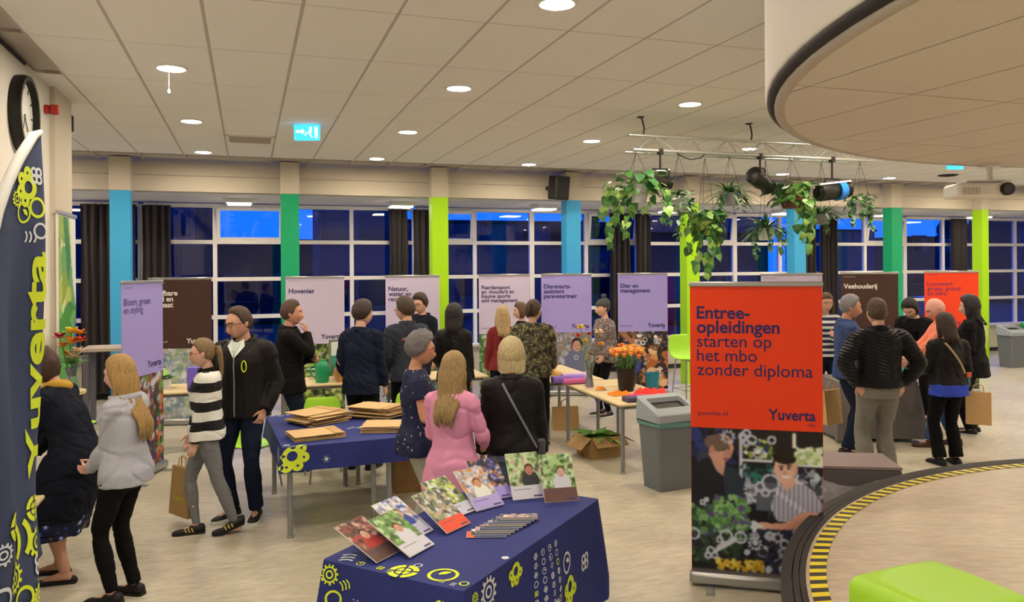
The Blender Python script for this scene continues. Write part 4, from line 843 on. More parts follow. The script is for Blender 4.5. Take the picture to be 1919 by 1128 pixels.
roll('purple felt roll on the craft table', rt(.12, .05), '9a78c8', .42, .045, .35); roll('pink felt roll beside the purple one', rt(.26, .12), 'd86a9a', .38, .035, .3); roll('pale lilac felt roll behind the purple one', rt(-.02, .22), 'd8b0d0', .4, .05, .4)
t = thing('plush_chick', 'tall fluffy yellow craft figure on the craft table', 'toy', rt(-.45, -.02)); m_plu = M('plush_yellow', 'f2cc1c', .95, bump=(60, .6))
MB().ball((0, 0, .10), .11, 14, 10, (1, .9, .9)).ball((0, 0, .26), .075, 14, 10, (.9, .9, 1.5)).build('plush_body', m_plu, t, 'all'); MB().ball((-.13, -.06, .05), .07, 12, 8, (1.3, 1, .7)).build('wing', m_plu, t, 'all'); MB().ball((.12, -.03, .05), .06, 12, 8, (1.3, 1, .7)).build('wing', M('plush_peach', 'f0b878', .95, bump=(60, .6)), t, 'all')
t = bucket('white bowl at the far left of the craft table', rt(-.75, -.08), .09, .07, m_wh, 'bowl', 'bowl')
# under the tables: bag, box with plant, bins
paper_bag('brown paper bag standing on the floor under the craft table', (.70, 10.5), 10, 0, .34, .30, .2, group='paper carrier bags')
t = carton('opened brown carton under the flower table', (1.0, 9.02), 25, (.42, .34, .24)); potted('green grassy plant in a dark pot inside the carton', (.98, 9.02, .012), m_bucket, .12, .2, 40, .28, 91, (0, 1), up=.5)
m_bin = M('grey_bin', '66655f', .5); m_lid = M('bin_lid_grey', '94938b', .5)
def big_bin(label, p, yaw, s=1., bag=True, m1=None, m2=None):
    t = thing('waste_bin', label, 'bin', p, R(yaw)); rr = lambda w_, d_, z: [(x*w_*s, y*d_*s, z*s) for x, y in ((-.5, -.42), (-.46, -.5), (.46, -.5), (.5, -.42), (.5, .42), (.46, .5), (-.46, .5), (-.5, .42))]
    MB().loft([rr(.36, .26, 0), rr(.44, .32, .60), rr(.45, .33, .605), rr(.45, .33, .62)]).build('bin_body', m1 or m_bin, t)
    l = MB().loft([rr(.47, .35, .60), rr(.47, .35, .66), [(x, y*.98, z+.12*s*(y/s+.17)/.34) for x, y, z in rr(.46, .34, .67)], [(x, y, z+.12*s*(y/s+.17)/.34) for x, y, z in rr(.36, .17, .682)], [(x, y, z+.12*s*(y/s+.17)/.34) for x, y, z in rr(.34, .14, .60)]], cap=False).build('lid', m2 or m_lid, t)
    MB().add([(x, y, z+.12*s*(y/s+.17)/.34) for x, y, z in rr(.355, .165, .645)], [tuple(range(8))]).build('opening', m_black, l)
    if bag:
        gg = random.Random(1); mb = MB(); rs = []
        for k in range(3): rs.append([(x*(1.015+.015*gg.random()), y*(1.02+.02*gg.random()), z+gg.uniform(-.012, .012)) for x, y, z in rr(.445+.004*k, .325+.004*k, .555+.02*k)])
        mb.loft(rs, cap=False).build('bin_liner', M('liner_green', '5a8272', .3), t)
    return t
big_bin('tall grey waste bin with green liner beside the flower table', (1.53, 7.72, 0), 25, 1.12)
big_bin('small grey waste bin at the far right under the windows', (10.55, 16.5, 0), 20, 1.12, False); big_bin('green waste bin at the far right edge', (11.25, 16.75, 0), 10, 1.15, False, M('green_bin', '2f9a3a', .5), M('green_bin_lid', '2a8a38', .5))
# stage-side case in plastic and lime seat block
t = thing('flight_case', 'grey case with a reddish top under crumpled plastic behind the stage', 'case', (2.72, 6.6, 0), R(-8)); MB().box((0, 0, .26), (.9, .5, .50), bev=.01).build('case_body', M('case_grey', '5e5852', .6), t); MB().box((0, 0, .525), (.9, .5, .022)).build('case_lid', M('case_lid_grey', '8a7468', .5), t)
k = 14; V = []
gg = random.Random(3)
for j in range(k+1):
    for i in range(2*k+1): x = i/(2*k); y = j/k; V.append((-.48+.98*x, -.27-.10*y-.03*gg.random()-.02*math.sin(x*15+y*4), .42-.40*y+.03*math.sin(x*9)))
n = 2*k+1; F = [(j*n+i, j*n+i+1, (j+1)*n+i+1, (j+1)*n+i) for j in range(k) for i in range(n-1)]
mp_ = M('clear_film', 'c9c4bc', .18, spec=.7); b_ = mp_.node_tree.nodes['Principled BSDF']; b_.inputs['Alpha'].default_value = .45
MB().add(V, F).build('plastic_film', mp_, t, 'all')
t = thing('seat_block', 'glossy lime green moulded stool on the stage in the foreground', 'stool', (1.60, 2.93, .521), R(22))
me = MB().loft([[(x*w_, y*w_, z) for x, y in ((-1, -1), (1, -1), (1, 1), (-1, 1))] for w_, z in ((.20, 0), (.22, .05), (.24, .34), (.24, .43), (.20, .452), (.10, .446))]).mesh('s', m_lime)
me = baked(me, [('BEVEL', dict(width=.075, segments=4, limit_method='ANGLE', angle_limit=R(60))), ('SUBSURF', dict(levels=2))]); me.materials.clear(); me.materials.append(m_lime)
link('shell', me, t, 'all'); MB().lathe([(.18, .0), (.18, .012)], 20).build('base_pad', m_dark, t)
# taupe covered table at the right-hand group
c_ = Vector((4.0, 9.55)); table('table under the taupe cloth at the right-hand group', c_, (1, .02), .95, .65, .74, 'cloth-covered tables'); cloth('taupe floor-length cloth over the table in the right-hand group', c_, (1, .02), .95, .65, .742, .70, 4, None, M('taupe_cloth', '6a5f54', .85), .02)
o = MB().box((0, 0, .10), (.24, .17, .2), bev=.008).build('leaflet_box', M('maroon_card', '5a2430', .6), None, False, (4.82, 10.0, .75), .1); tag(o, 'maroon leaflet box on the taupe-covered table', 'box')
o = MB().loft([[(-.1, -.02, 0), (.1, -.02, 0), (.1, .06, 0), (-.1, .06, 0)], [(-.1, .0, .2), (.1, .0, .2), (.1, .01, .2), (-.1, .01, .2)]]).build('leaflet_stand', m_lime, None, False, (4.74, 9.78, .75), .1); tag(o, 'small lime leaflet stand on the taupe-covered table', 'stand')
# ------------------------------------------------------------------ ceiling things
t = thing('exit_sign', 'lit blue pictogram sign under the ceiling at left of centre', 'sign', at(576, 248, 8.94), .05)
m_sign = bpy.data.materials.new('sign_glow'); m_sign.use_nodes = True; b_ = m_sign.node_tree.nodes['Principled BSDF']; b_.inputs['Base Color'].default_value = (.02, .25, .45, 1); b_.inputs['Emission Color'].default_value = (.04, .42, .75, 1); b_.inputs['Emission Strength'].default_value = 1.0
MB().box((0, 0, 0), (.29, .05, .185), bev=.008).build('sign_box', m_sign, t); pm = MB(); pf = lambda x, z: (x, -.027, z)
m_pic = bpy.data.materials.new('sign_white'); m_pic.use_nodes = True; b_ = m_pic.node_tree.nodes['Principled BSDF']; b_.inputs['Emission Color'].default_value = (.5, .85, 1, 1); b_.inputs['Emission Strength'].default_value = 1.2
circ(pm, pf, .045, .045, 0, .016, 10)
for P in (((.02, .02), (.06, .03), (.05, -.02), (.02, -.01)), ((.04, -.02), (.07, -.06), (.055, -.065), (.025, -.02)), ((.02, -.01), (-.01, -.04), (-.03, -.035), (.0, .0)), ((-.12, .02), (-.05, .02), (-.05, -.01), (-.12, -.01)), ((-.05, .04), (-.02, .005), (-.05, -.03), (-.055, .005)), ((.09, .06), (.125, .06), (.125, -.07), (.09, -.07))): pm.add([pf(*q) for q in P], [(0, 1, 2, 3)])
pm.build('pictogram', m_pic, t); MB().box((0, 0, .11), (.2, .04, .04)).build('bracket', m_ring, t)
p2_ = at(1790, 309, 12.8); t2 = thing('exit_sign', 'small lit blue sign at the rim of the round canopy, far right', 'sign', p2_, .1); MB().box((0, 0, 0), (.27, .05, .15), bev=.008).build('sign_box', m_sign, t2); MB().box((0, 0, (ZC-p2_.z)/2+.03), (.03, .03, ZC-p2_.z-.06)).build('bracket', m_ring, t2)
p2_ = at(1777, 327, 14.4); t2 = thing('ceiling_diffuser', 'round black ceiling diffuser above the right-hand columns', 'vent', (p2_.x, p2_.y, ZC-.012)); MB().lathe([(.16, .01), (.17, -.012), (.13, -.02), (.12, 0)], 24, cap=False).build('rim', m_black, t2, True); MB().lathe([(.115, -.008), (.115, -.004)], 20).build('cone', m_dark, t2); MB().lathe([(.05, -.03), (.055, -.012)], 16).build('centre_disc', m_black, t2, True)
t = thing('air_grille', 'slatted air grille in the ceiling near the exit sign', 'vent', UN(.04, 10.45, ZC-.012), RW)
for s_ in (-1, 1): MB().box((s_*.27, 0, 0), (.04, .6, .02)).build('frame', m_ring, t); MB().box((0, s_*.28, 0), (.58, .04, .02)).build('frame', m_ring, t)
for q in range(12): MB().box((0, -.24+.044*q, .0), (.5, .03, .006), (.6, 0, 0)).build('slat', m_run, t)
t = thing('pull_cord', 'thin white cord with a knob hanging from the ceiling', 'cord', at(317, 124, 6.5)); cz = t.location.z; MB().cyl((0, 0, -.20), (0, 0, ZC-cz), .0012, seg=6).build('cord', m_ring, t); MB().ball((0, 0, -.21), .012, 8, 6, (1, 1, 1.6)).build('knob', m_ring, t, True)
t = thing('loudspeaker', 'black loudspeaker box on the bulkhead above the blue column', 'speaker', UN(0, 0, 0), RW+.25); p = at(1048, 352, 13.4); t.location = p
MB().box((0, 0, 0), (.30, .24, .40), (.12, 0, 0), bev=.02).build('cabinet', m_black, t); MB().box((0, -.125, .015), (.25, .012, .34), (.12, 0, 0)).build('grille', M('speaker_grille', '2c2a28', .8, bump=(200, .5)), t); MB().box((0, .22, .02), (.06, .26, .06)).build('bracket', m_black, t)
pj = at(1838, 358, 6.5); t = thing('projector', 'white ceiling projector hanging under the round canopy', 'projector', pj, R(-6))
MB().box((-.03, 0, 0), (.42, .30, .115), bev=.02).build('housing', m_ring, t, True); ln = MB().cyl((.13, -.14, .0), (.13, -.18, .0), .052, seg=20).build('lens_ring', m_black, t, True); MB().cyl((.13, -.18, 0), (.13, -.186, 0), .04, seg=20).build('lens', M('lens_glass', '30343c', .05, spec=.9), ln)
MB().cyl((.07, 0, .05), (.07, 0, CZ-pj.z), .028).build('pole', m_ring, t, True); MB().box((.02, 0, .075), (.34, .2, .015)).build('mount_plate', m_ring, t); MB().box((.07, 0, CZ-pj.z-.01), (.14, .14, .018)).build('ceiling_plate', m_ring, t)
for q in range(7): MB().box((-.20+.02*q, -.152, -.01), (.006, .006, .06)).build('vent_slot', m_run, t)
# ------------------------------------------------------------------ lighting truss and what hangs from it
t = thing('lighting_truss', 'aluminium lattice truss hanging by chains from the ceiling', 'truss', UN(4.02, 7.7, 3.44), RW); TL = 3.35
m_alu = M('aluminium', 'c4b8a4', .3, metal=.7)
ch = [(-.10, 0), (.10, 0), (0, .175)]
for y, z in ch: MB().cyl((-.06, y, z), (TL, y, z), .019 if z == 0 else .016, seg=10).build('chord', m_alu, t, True)
for a, b in ((0, 2), (1, 2), (0, 1)):
    N = 14
    for q in range(N): x0, x1 = TL*q/N, TL*(q+1)/N; s0, s1 = (ch[a], ch[b]) if q % 2 == 0 else (ch[b], ch[a]); MB().cyl((x0, s0[0], s0[1]), (x1, s1[0], s1[1]), .007, seg=6).build('brace', m_alu, t)
for x in (.12, 1.52, 2.9): MB().tube([(x, 0, .17), (x+.02, .01, .25), (x-.01, -.01, .33), (x-.03, 0, ZC-3.44)], .010, 6).build('chain', m_dark, t, True); MB().box((x-.03, 0, ZC-3.45), (.06, .06, .02)).build('ceiling_hook', m_dark, t)
MB().tube([(.45, -.1, 0), (.55, -.11, -.06), (.65, -.11, -.085), (.78, -.11, -.06), (.85, -.1, 0)], .006, 6).build('cable', m_black, t, True)
def trussat(x, y, dn=0.):
    r = (x-960)/FPX; return at(x, y, (7.7+dn)/(CW-SW*r))
def spot(label, x, y, yaw, tilt, L, r, m1, kind=0):
    p = trussat(x, y, -.1); top = 3.43-p.z; t = thing('stage_spotlight', label, 'spotlight', p, yaw, 'stage spotlights on the truss')
    MB().tube([(-.10, 0, 0), (-.11, 0, .12), (-.09, 0, .14), (.09, 0, .14), (.11, 0, .12), (.10, 0, 0)], .011, 6).build('yoke', m_black, t, True); MB().cyl((0, 0, .14), (0, 0, top), .012).build('hanger', m_black, t, True); MB().box((0, 0, top), (.05, .06, .06)).build('clamp', m_black, t)
    d = Matrix.Rotation(tilt, 3, 'Y'); f = lambda l, rr: (l, rr)
    bd = MB(); pts = [(-L*.5, r*.6), (-L*.42, r), (L*.05, r), (L*.1, r*.85), (L*.42, r*.85), (L*.5, r*.95)]
    bd.tube([d @ Vector((l, 0, 0)) for l, q in pts], [q for l, q in pts], 16, ref=(0, 1, 0)); b0 = bd.build('lamp_body', m1, t, True)
    MB().tube([d @ Vector((L*.5, 0, 0)), d @ Vector((L*.515, 0, 0))], [r*.8, r*.8], 16).build('front_lens', M('lens_glass', '30343c', .05, spec=.9), b0)
    if kind: MB().tube([d @ Vector((L*.12, 0, -.005)), d @ Vector((L*.34, 0, -.005))], [r*1.12, r*1.05], 16).build('blue_gel', M('gel_blue', '2a7ae0', .35), b0, True); MB().box(d @ Vector((0, 0, r*.9)), (L*1.0, r*1.5, .02), d).build('top_plate', m_ring, b0)
    return t
spot('black stage spotlight above the leftmost hanging pot', 1238, 341, RW, .12, .26, .065, m_black); spot('large black profile spotlight in the middle of the truss', 1425, 338, RW+.4, .35, .38, .10, m_black); spot('dark spotlight with blue gel and pale top at the right of the truss', 1560, 358, RW, -.12, .46, .105, m_black, 1)
heart = [leaf_mesh(.13, .125, m_leaf[k], droop=.45) for k in (0, 1, 2)]
thin = {k: leaf_mesh(.30, .034, m_leaf[k], droop=.9) for k in (2, 3, 0)}; small = {k: leaf_mesh(.08, .055, m_leaf[k], droop=.3) for k in (2, 3, 0)}
m_pots = {'white': M('pot_white', 'd6cdbd', .5), 'brown': M('pot_brown', '6a4030', .6), 'grey': M('pot_grey', '8c8880', .5), 'lime': M('pot_lime', 'c8d068', .5)}
def hanging(label, x, y, kind, pot, r, h, n, seed, trail=None, dn=0., wire=True):
    p = trussat(x, y, dn); t = thing('hanging_plant', label, 'plant', p, 0, 'plants hanging from the lighting truss'); gg = random.Random(seed)
    MB().lathe([(r*.7, -h), (r, 0), (r*1.07, 0), (r*1.07, -.02)], 16).build('pot', m_pots[pot], t, True); MB().lathe([(r*.95, -.015), (r*.95, -.01)], 14).build('soil', m_terra, t)
    top = 3.43-p.z
    for a in (0, 2.1, 4.2): MB().tube([(r*math.cos(a), r*math.sin(a), 0), (r*.5*math.cos(a), r*.5*math.sin(a), top*.6), (0, 0, top)], .0022, 5).build('hanger', m_dark, t)
    if kind == 'pothos':
        for q in range(n):
            a = gg.uniform(0, 6.28); rr = r*gg.uniform(.4, 1.9); o = link('leaf', heart[q % 3], t, 'all', (rr*math.cos(a), rr*math.sin(a), gg.uniform(-.10, .14))); o.rotation_euler = (gg.uniform(-.9, .4), gg.uniform(-.5, .5), a-math.pi/2+gg.uniform(-.5, .5)); o.scale = [gg.uniform(.6, 1.05)]*3
        for dx, L in trail or []:
            pts = [(0, 0, 0), (dx*.5, -.05, .04), (dx*.9, -.08, -.10)]+[(dx+.03*math.sin(k*1.7), -.08+.02*math.cos(k*2.), -.10-L*k/4) for k in range(1, 5)]; MB().tube(pts, .004, 5).build('vine', m_stem, t)
            m_ = max(4, int(L/.055))
            for q in range(m_):
                f = q/m_; o = link('leaf', heart[(q+seed) % 3], t, 'all', (dx+.03*math.sin(f*6)+gg.uniform(-.02, .02), -.08+gg.uniform(-.03, .03), -.06-L*f)); o.rotation_euler = (gg.uniform(-1.5, -.7), gg.uniform(-.4, .4), gg.uniform(2.2, 4.1)); o.scale = [gg.uniform(.55, 1.0)]*3
    else:
        src = thin if kind == 'spider' else small; ks = (2, 3, 0) if pot != 'white' or kind == 'spider' else (2, 0, 3)
        for q in range(n):
            a = gg.uniform(0, 6.28); rr = r*gg.uniform(.1, .5) if kind == 'spider' else r*gg.uniform(.3, 1.35); z = .0 if kind == 'spider' else gg.uniform(-.14, .09)
            o = link('leaf', src[ks[q % 3]], t, 'all', (rr*math.cos(a), rr*math.sin(a), z)); o.rotation_euler = (gg.uniform(.1, 1.2) if kind == 'spider' else gg.uniform(-.9, .5), 0, a-math.pi/2+gg.uniform(-.4, .4)); o.scale = [gg.uniform(.7, 1.1)]*3
        for dx, L in trail or []:
            MB().tube([(dx*.6, -.04, 0), (dx, -.06, -.1), (dx*1.1, -.06, -L)], .003, 5).build('vine', m_stem, t)
            for q in range(int(L/.022)): o = link('leaf', small[ks[q % 3]], t, 'all', (dx*1.05+gg.uniform(-.02, .02), -.06, -L*q/(L/.022))); o.rotation_euler = (gg.uniform(-1.2, 0), 0, gg.uniform(0, 6.28))
    return t
hanging('pothos in a white pot trailing far down, leftmost on the truss', 1193, 347, 'pothos', 'white', .15, .2, 84, 1, [(-.28, .62), (-.2, .35), (-.36, .28), (.12, .25), (.3, .35), (-.1, .5)])
hanging('small-leaved plant in a white pot, second on the truss', 1272, 372, 'small', 'white', .13, .15, 150, 2, [(.0, .45), (-.1, .3), (.12, .2)])
hanging('spiky spider plant in a pale pot, third on the truss', 1368, 362, 'spider', 'grey', .12, .14, 80, 3, [(-.12, .3), (.12, .22)])
hanging('large pothos cascading over the lime column', 1322, 415, 'pothos', 'lime', .12, .16, 90, 4, [(-.1, .5), (0, .6), (.05, .45), (.12, .35), (-.18, .3)], .2)
hanging('fine-leaved plant hanging low below the middle spotlight', 1436, 428, 'spider', 'white', .11, .14, 80, 5, [(-.14, .35), (.16, .32), (.05, .25)], .15)
hanging('pothos in a brown basket beside the middle spotlight', 1484, 365, 'pothos', 'brown', .15, .16, 84, 6, [(.12, .5), (.05, .35), (.18, .3), (.2, .62)])
hanging('striped spider plant in a grey pot under the blue-gel spotlight', 1540, 402, 'spider', 'grey', .12, .12, 70, 7, [(.05, .2)], .15)
hanging('small-leaved plant in a white pot, rightmost on the truss', 1612, 378, 'small', 'white', .12, .15, 150, 8, [(-.12, .3), (.1, .35), (.0, .2)])
# mirrored lettering on the far pane
p = UN(6.88, N1-.012, 2.12); mb = MB(); text(mb, 'lege', .30, lambda x, y: (-x, 0, y), .01, 'c'); o = mb.build('window_lettering', M('pane_ink', '1c2a48', .5), None, False, p, RW); tag(o, 'mirrored dark lettering stuck on the window right of the blue column', 'lettering')
# ------------------------------------------------------------------ people
V3 = Vector
def ik(a, b, l1, l2, pole):
    d = b-a; L = min(d.length, (l1+l2)*.998); n = d.normalized(); ca = (l1*l1+L*L-l2*l2)/(2*l1*L); ca = max(-1, min(1, ca))
    p = pole-n*pole.dot(n); p = p.normalized() if p.length > 1e-6 else V3((0, 1, 0))
    return a+n*(l1*ca)+p*(l1*math.sqrt(max(0, 1-ca*ca))), a+n*L
def ring(c, X, Y, rx, ry, seg=20, pw=2.3):
    o = []
    for k in range(seg):
        a = 2*math.pi*k/seg; ca, sa = math.cos(a), math.sin(a)
        o.append(c+X*(rx*math.copysign(abs(ca)**(2/pw), ca))+Y*(ry*math.copysign(abs(sa)**(2/pw), sa)))
    return o
def lerp(a, b, t): return a+(b-a)*t
def wob(P, seed, amp, fx=9., fz=5.):
    g = np.random.RandomState(seed); o = np.zeros(len(P))
    for k in range(7):
        d = g.normal(size=3)*np.array([fx, fx, fz])*(1+.5*k/3); o += np.sin(P @ d*1.6+g.uniform(0, 6.3))/(1+.35*k)
    return o*amp/2.2
def folds(me, seed, amp):
    n = len(me.vertices); P = np.empty(n*3, np.float32); me.vertices.foreach_get('co', P); P = P.reshape(-1, 3)
    N = np.empty(n*3, np.float32); me.vertices.foreach_get('normal', N); N = N.reshape(-1, 3)
    w1 = wob(P, seed, amp); w2 = np.abs(wob(P @ np.array([[.8, 0, .6], [0, 1, 0], [-.6, 0, .8]]), seed+5, 1., 5, 13)); P = P+N*(w1-.9*amp*np.exp(-(w2/.16)**2))[:, None]
    me.vertices.foreach_set('co', P.astype(np.float32).ravel()); me.update()

# --- head: analytic surface, forward +y, up +z, centre at eye height, for a 1.75 m person
def head_pts(D, o=0.):
    x, y, z = D[:, 0].copy(), D[:, 1].copy(), D[:, 2].copy()
    X = x*.0775; Y = y*.098; Z = z*.117
    lo = np.clip(-z, 0, 1); fr = np.clip(y, 0, 1); bk = np.clip(-y, 0, 1)
    X *= 1-.30*lo**1.4*(.4+.6*fr)-.06*np.clip(z, 0, 1)**3
    Y = np.where(y < 0, Y*(1-.42*lo**1.3)-.004, Y)
    Y += .010*np.exp(-((z+.92)/.16)**2)*np.clip(y+.45, 0, 1)                 # chin
    Y -= .010*np.exp(-((z-.75)/.3)**2)*fr                                    # forehead slopes
    ax = np.abs(X); g = lambda cx, cz, sx, sz: np.exp(-((ax-cx)/sx)**2-((Z-cz)/sz)**2)*(y > .1)
    Y += .024*np.exp(-(X/.0105)**2)*np.clip(1-np.abs(Z+.040)/.042, 0, 1)**.8*np.where(Z > -.040, 1-.65*np.clip((Z+.04)/.042, 0, 1), 1)*(y > .1)
    Y += .006*g(.011, -.043, .007, .009)                                      # nostrils
    Y -= .011*g(.031, .0, .017, .012)                                         # eye sockets
    Y += .006*g(.028, .022, .025, .008)                                       # brow
    Y += .006*g(.040, -.032, .02, .02)                                        # cheeks
    Y += .006*g(0, -.066, .019, .006)+.006*g(0, -.080, .017, .006)-.006*g(0, -.0728, .022, .0025)
    P = np.stack([X, Y, Z], 1)
    if np.ndim(o) or o: P = P+D/np.linalg.norm(D, axis=1)[:, None]*np.reshape(o, (-1, 1))
    return P
NU, NV = 44, 40
_a = np.linspace(0, 2*np.pi, NU, endpoint=False)+np.pi/2; _b = np.linspace(-np.pi/2+.04, np.pi/2-.04, NV)
_B, _A = np.meshgrid(_b, _a, indexing='ij')
HD = np.stack([np.cos(_B)*np.cos(_A), np.cos(_B)*np.sin(_A), np.sin(_B)], -1).reshape(-1, 3)
HF = [(j*NU+i, j*NU+(i+1) % NU, (j+1)*NU+(i+1) % NU, (j+1)*NU+i) for j in range(NV-1) for i in range(NU)]
HF += [tuple(range(NU-1, -1, -1)), tuple((NV-1)*NU+i for i in range(NU))]
HAIRLINE = {'short': ([-1, -.3, .05, .25, .42, .62, 1], [-.55, -.42, -.12, .05, .42, .56, .62]),
            'receding': ([-1, -.3, .05, .25, .42, .62, 1], [-.55, -.42, -.12, .15, .55, .72, .82]),
            'cover': ([-1, -.3, .0, .2, .42, .62, 1], [-.85, -.95, -.85, -.35, .30, .50, .60]),
            'bald': ([-1, -.3, .05, .2, 1], [2, 2, 2, 2, 2]),
            'back': ([-1, -.3, .05, .25, .42, .62, 1], [-.60, -.40, .0, .18, .45, .58, .66])}
def hair_cap(mb, mp, style, thick, seed=0, messy=.004, top=1.6):
    ys, ls = HAIRLINE[style]; m = HD[:, 2]-np.interp(HD[:, 1], ys, ls)
    s = np.clip(m/.22, -1, 1); t = np.where(s > 0, thick*np.sqrt(np.clip(s, 0, 1)), s*.03)
    t = t*np.where(HD[:, 2] > .3, 1+(top-1)*np.clip((HD[:, 2]-.3)/.5, 0, 1), 1)
    t = t+np.where(s > 0, np.abs(wob(HD*3, seed, messy, 3.2, 2.)), 0)
    t = t*np.where((s > 0) & (HD[:, 1] < .3), .45+.55*np.clip((HD[:, 2]+.55)/.75, 0, 1), 1) if style in ('short', 'receding', 'back') else t
    P = head_pts(HD, t); F = [f for f in HF if max(m[list(f)]) > -.22]
    mb.add([mp(V3(p)) for p in P], F)
SKIN = {}
def skin(h):
    if h not in SKIN: SKIN[h] = M('skin_'+h, h, .5, noise=(14, .12), spec=.35)
    return SKIN[h]
def hairm(h): return M('hair_'+h, h, .5, noise=(40, .45), bump=(70, .5), aniso=(3, 3, .35), spec=.5)
m_eye = M('eye_white', 'e8e0d6', .3); m_iris = M('eye_iris', '2c2018', .2); m_lens = None

def person(label, loc, yaw, h=1.75, fem=False, build=1., lean=0., side=0., twist=0., head=(0, 0, 0), skinc='d29a78', hair=None, hands=None, poles=(None, None), curl=(.5, .5), hdir=(None, None), hnorm=(None, None),
           feet=None, top=None, bottom=None, shoes=None, glasses=None, extra=None, fat=0., nolegs=False, bodyvox=.014, seed=0, mouth='b8705e', prefix='person'):
    """forward is +y in the person's own frame, right hand at +x; lengths for 1.75 m"""
    T = thing('person', label, 'person', (loc[0], loc[1], 0), R(yaw), 'visitors and staff at the fair')
    s = h/1.75; J = {}
    sh, hp = (.155, .088) if fem else (.178, .085)
    sh = sh*build+fat*.10; pel = V3((0, 0, .95)); X0, Y0, Z0 = V3((1, 0, 0)), V3((0, 1, 0)), V3((0, 0, 1))
    Rb = Matrix.Rotation(twist, 3, 'Z') @ Matrix.Rotation(-lean, 3, 'X') @ Matrix.Rotation(side, 3, 'Y')
    def up(p, f=1.):                                   # torso frame: bends gradually above the pelvis
        p = V3(p); t = max(0., min(1., (p.z-.93)/.35)); q = Matrix.Identity(3).lerp(Rb, t) if f else Matrix.Identity(3)
        return pel+q @ (p-pel)
    Q = Rb; bx, by = Q @ X0, Q @ Y0
    nk = up((0, -.012, 1.47)); S = [up((-sh, -.012, 1.388)), up((sh, -.012, 1.388))]
    Hq = Q @ Matrix.Rotation(head[0], 3, 'Z') @ Matrix.Rotation(-head[1], 3, 'X') @ Matrix.Rotation(head[2], 3, 'Y')
    hc = nk+Q @ V3((0, .014, .062))+Hq @ V3((0, .024, .085)); hs = 1.05 if fem else 1.07
    hmap = lambda p: hc+Hq @ (p*hs)
    feet = feet or ((-.10, 0, 8), (.10, 0, -8))
    A = [V3((f[0], f[1], (f[3] if len(f) > 3 else 0)+.085)) for f in feet]
    HJ = [V3((-hp, 0, .90)), V3((hp, 0, .90))]; K = []
    for i in (0, 1):
        fy = R(feet[i][2]); fd = V3((-math.sin(fy), math.cos(fy), 0)); k, e = ik(HJ[i], A[i], .425, .42, fd+V3((0, .3, 0))); K.append(k); A[i] = e
    hands = hands or (None, None); E, W, HA = [], [], []
    for i in (0, 1):
        sg = -1 if i == 0 else 1
        tgt = V3(hands[i]) if hands[i] else V3((sg*(sh+.075), .04, .83))
        if not hands[i]: tgt = up(tgt, 0)+(Q @ V3((0, 0, .4))-V3((0, 0, .4)))
        pole = V3(poles[i]) if poles[i] else V3((sg*.35, -1, -.1))
        e, wv = ik(S[i], tgt, .285, .255, pole); E.append(e); W.append(wv)
        a = V3(hdir[i]).normalized() if hdir[i] else (wv-e).normalized()
        n = V3(hnorm[i]) if hnorm[i] else V3((-sg, 0, 0))
        n = (n-a*n.dot(a)); n = n.normalized() if n.length > 1e-4 else V3((0, 1, 0)); HA.append((a, n))
    def sc(mb): mb.v = [(p[0]*s, p[1]*s, p[2]*s) for p in mb.v]; return mb
    fw = 1+fat
    TZ = ([(.80, .105, .085, 0), (.86, .160, .112, -.012), (.93, .172, .120, -.018), (1.03, .142, .102, -.004), (1.12, .132, .098, 0), (1.22, .146, .112, .004), (1.30, .152, .122, .012), (1.37, .146, .098, 0), (1.42, .108, .080, -.012), (1.45, .074, .066, -.014), (1.475, .056, .054, -.012)]
          if fem else
          [(.80, .105, .085, 0), (.86, .152, .108, -.008), (.93, .160, .114, -.01), (1.03, .150, .108, 0), (1.12, .150, .108, .002), (1.22, .162, .114, .004), (1.30, .170, .116, .006), (1.37, .164, .104, 0), (1.42, .126, .086, -.012), (1.455, .084, .072, -.014), (1.485, .063, .060, -.012)])
    def torso(mb, z0, z1, inf, flare=0., belly=0.):
        rs = []; zs = sorted(set([z0, z1]+[t[0] for t in TZ if z0 < t[0] < z1]))
        cols = list(zip(*TZ))
        for z in zs:
            rx, ry, yo = (float(np.interp(z, cols[0], cols[k])) for k in (1, 2, 3))
            hem = max(0, (1.05-z)/.3)*flare
            if inf > .005 and z < .9 and z0 < .88: rx, ry, yo = (.172, .120, -.016) if fem else (.160, .114, -.01)
            sl = max(0., min(1., (1.34-z)/.1))
            rs.append(ring(up((0, yo+belly*math.exp(-((z-1.08)/.12)**2)*.5, z)), lerp(X0, bx, min(1, max(0, (z-.93)/.35))), lerp(Y0, by, min(1, max(0, (z-.93)/.35))), (rx*(1+fat*sl)*(.55+.45*build)+inf+hem), (ry*(1+fat*sl)+inf+hem+belly*.5*math.exp(-((z-1.08)/.14)**2))))
        mb.loft(rs)
    def arm(mb, i, inf, t1=1., cuff=0.):
        P = [S[i]+(E[i]-S[i])*t for t in (-.03, .18, .5, .86, 1)]+[E[i]+(W[i]-E[i])*t for t in (.16, .45, .8, 1)]; r = [.050, .054, .048, .042, .041, .042, .040, .031, .027]
        k = .9 if fem else 1.; r = [q*k*(1+fat*.6)+inf for q in r]
        n = 9 if t1 >= 1 else max(2, int(round(9*t1)))
        P, r = P[:n], r[:n]
        if cuff: r[-1] += cuff
        mb.tube([P[0]-(P[1]-P[0])*.0]+P[1:], r, 14)
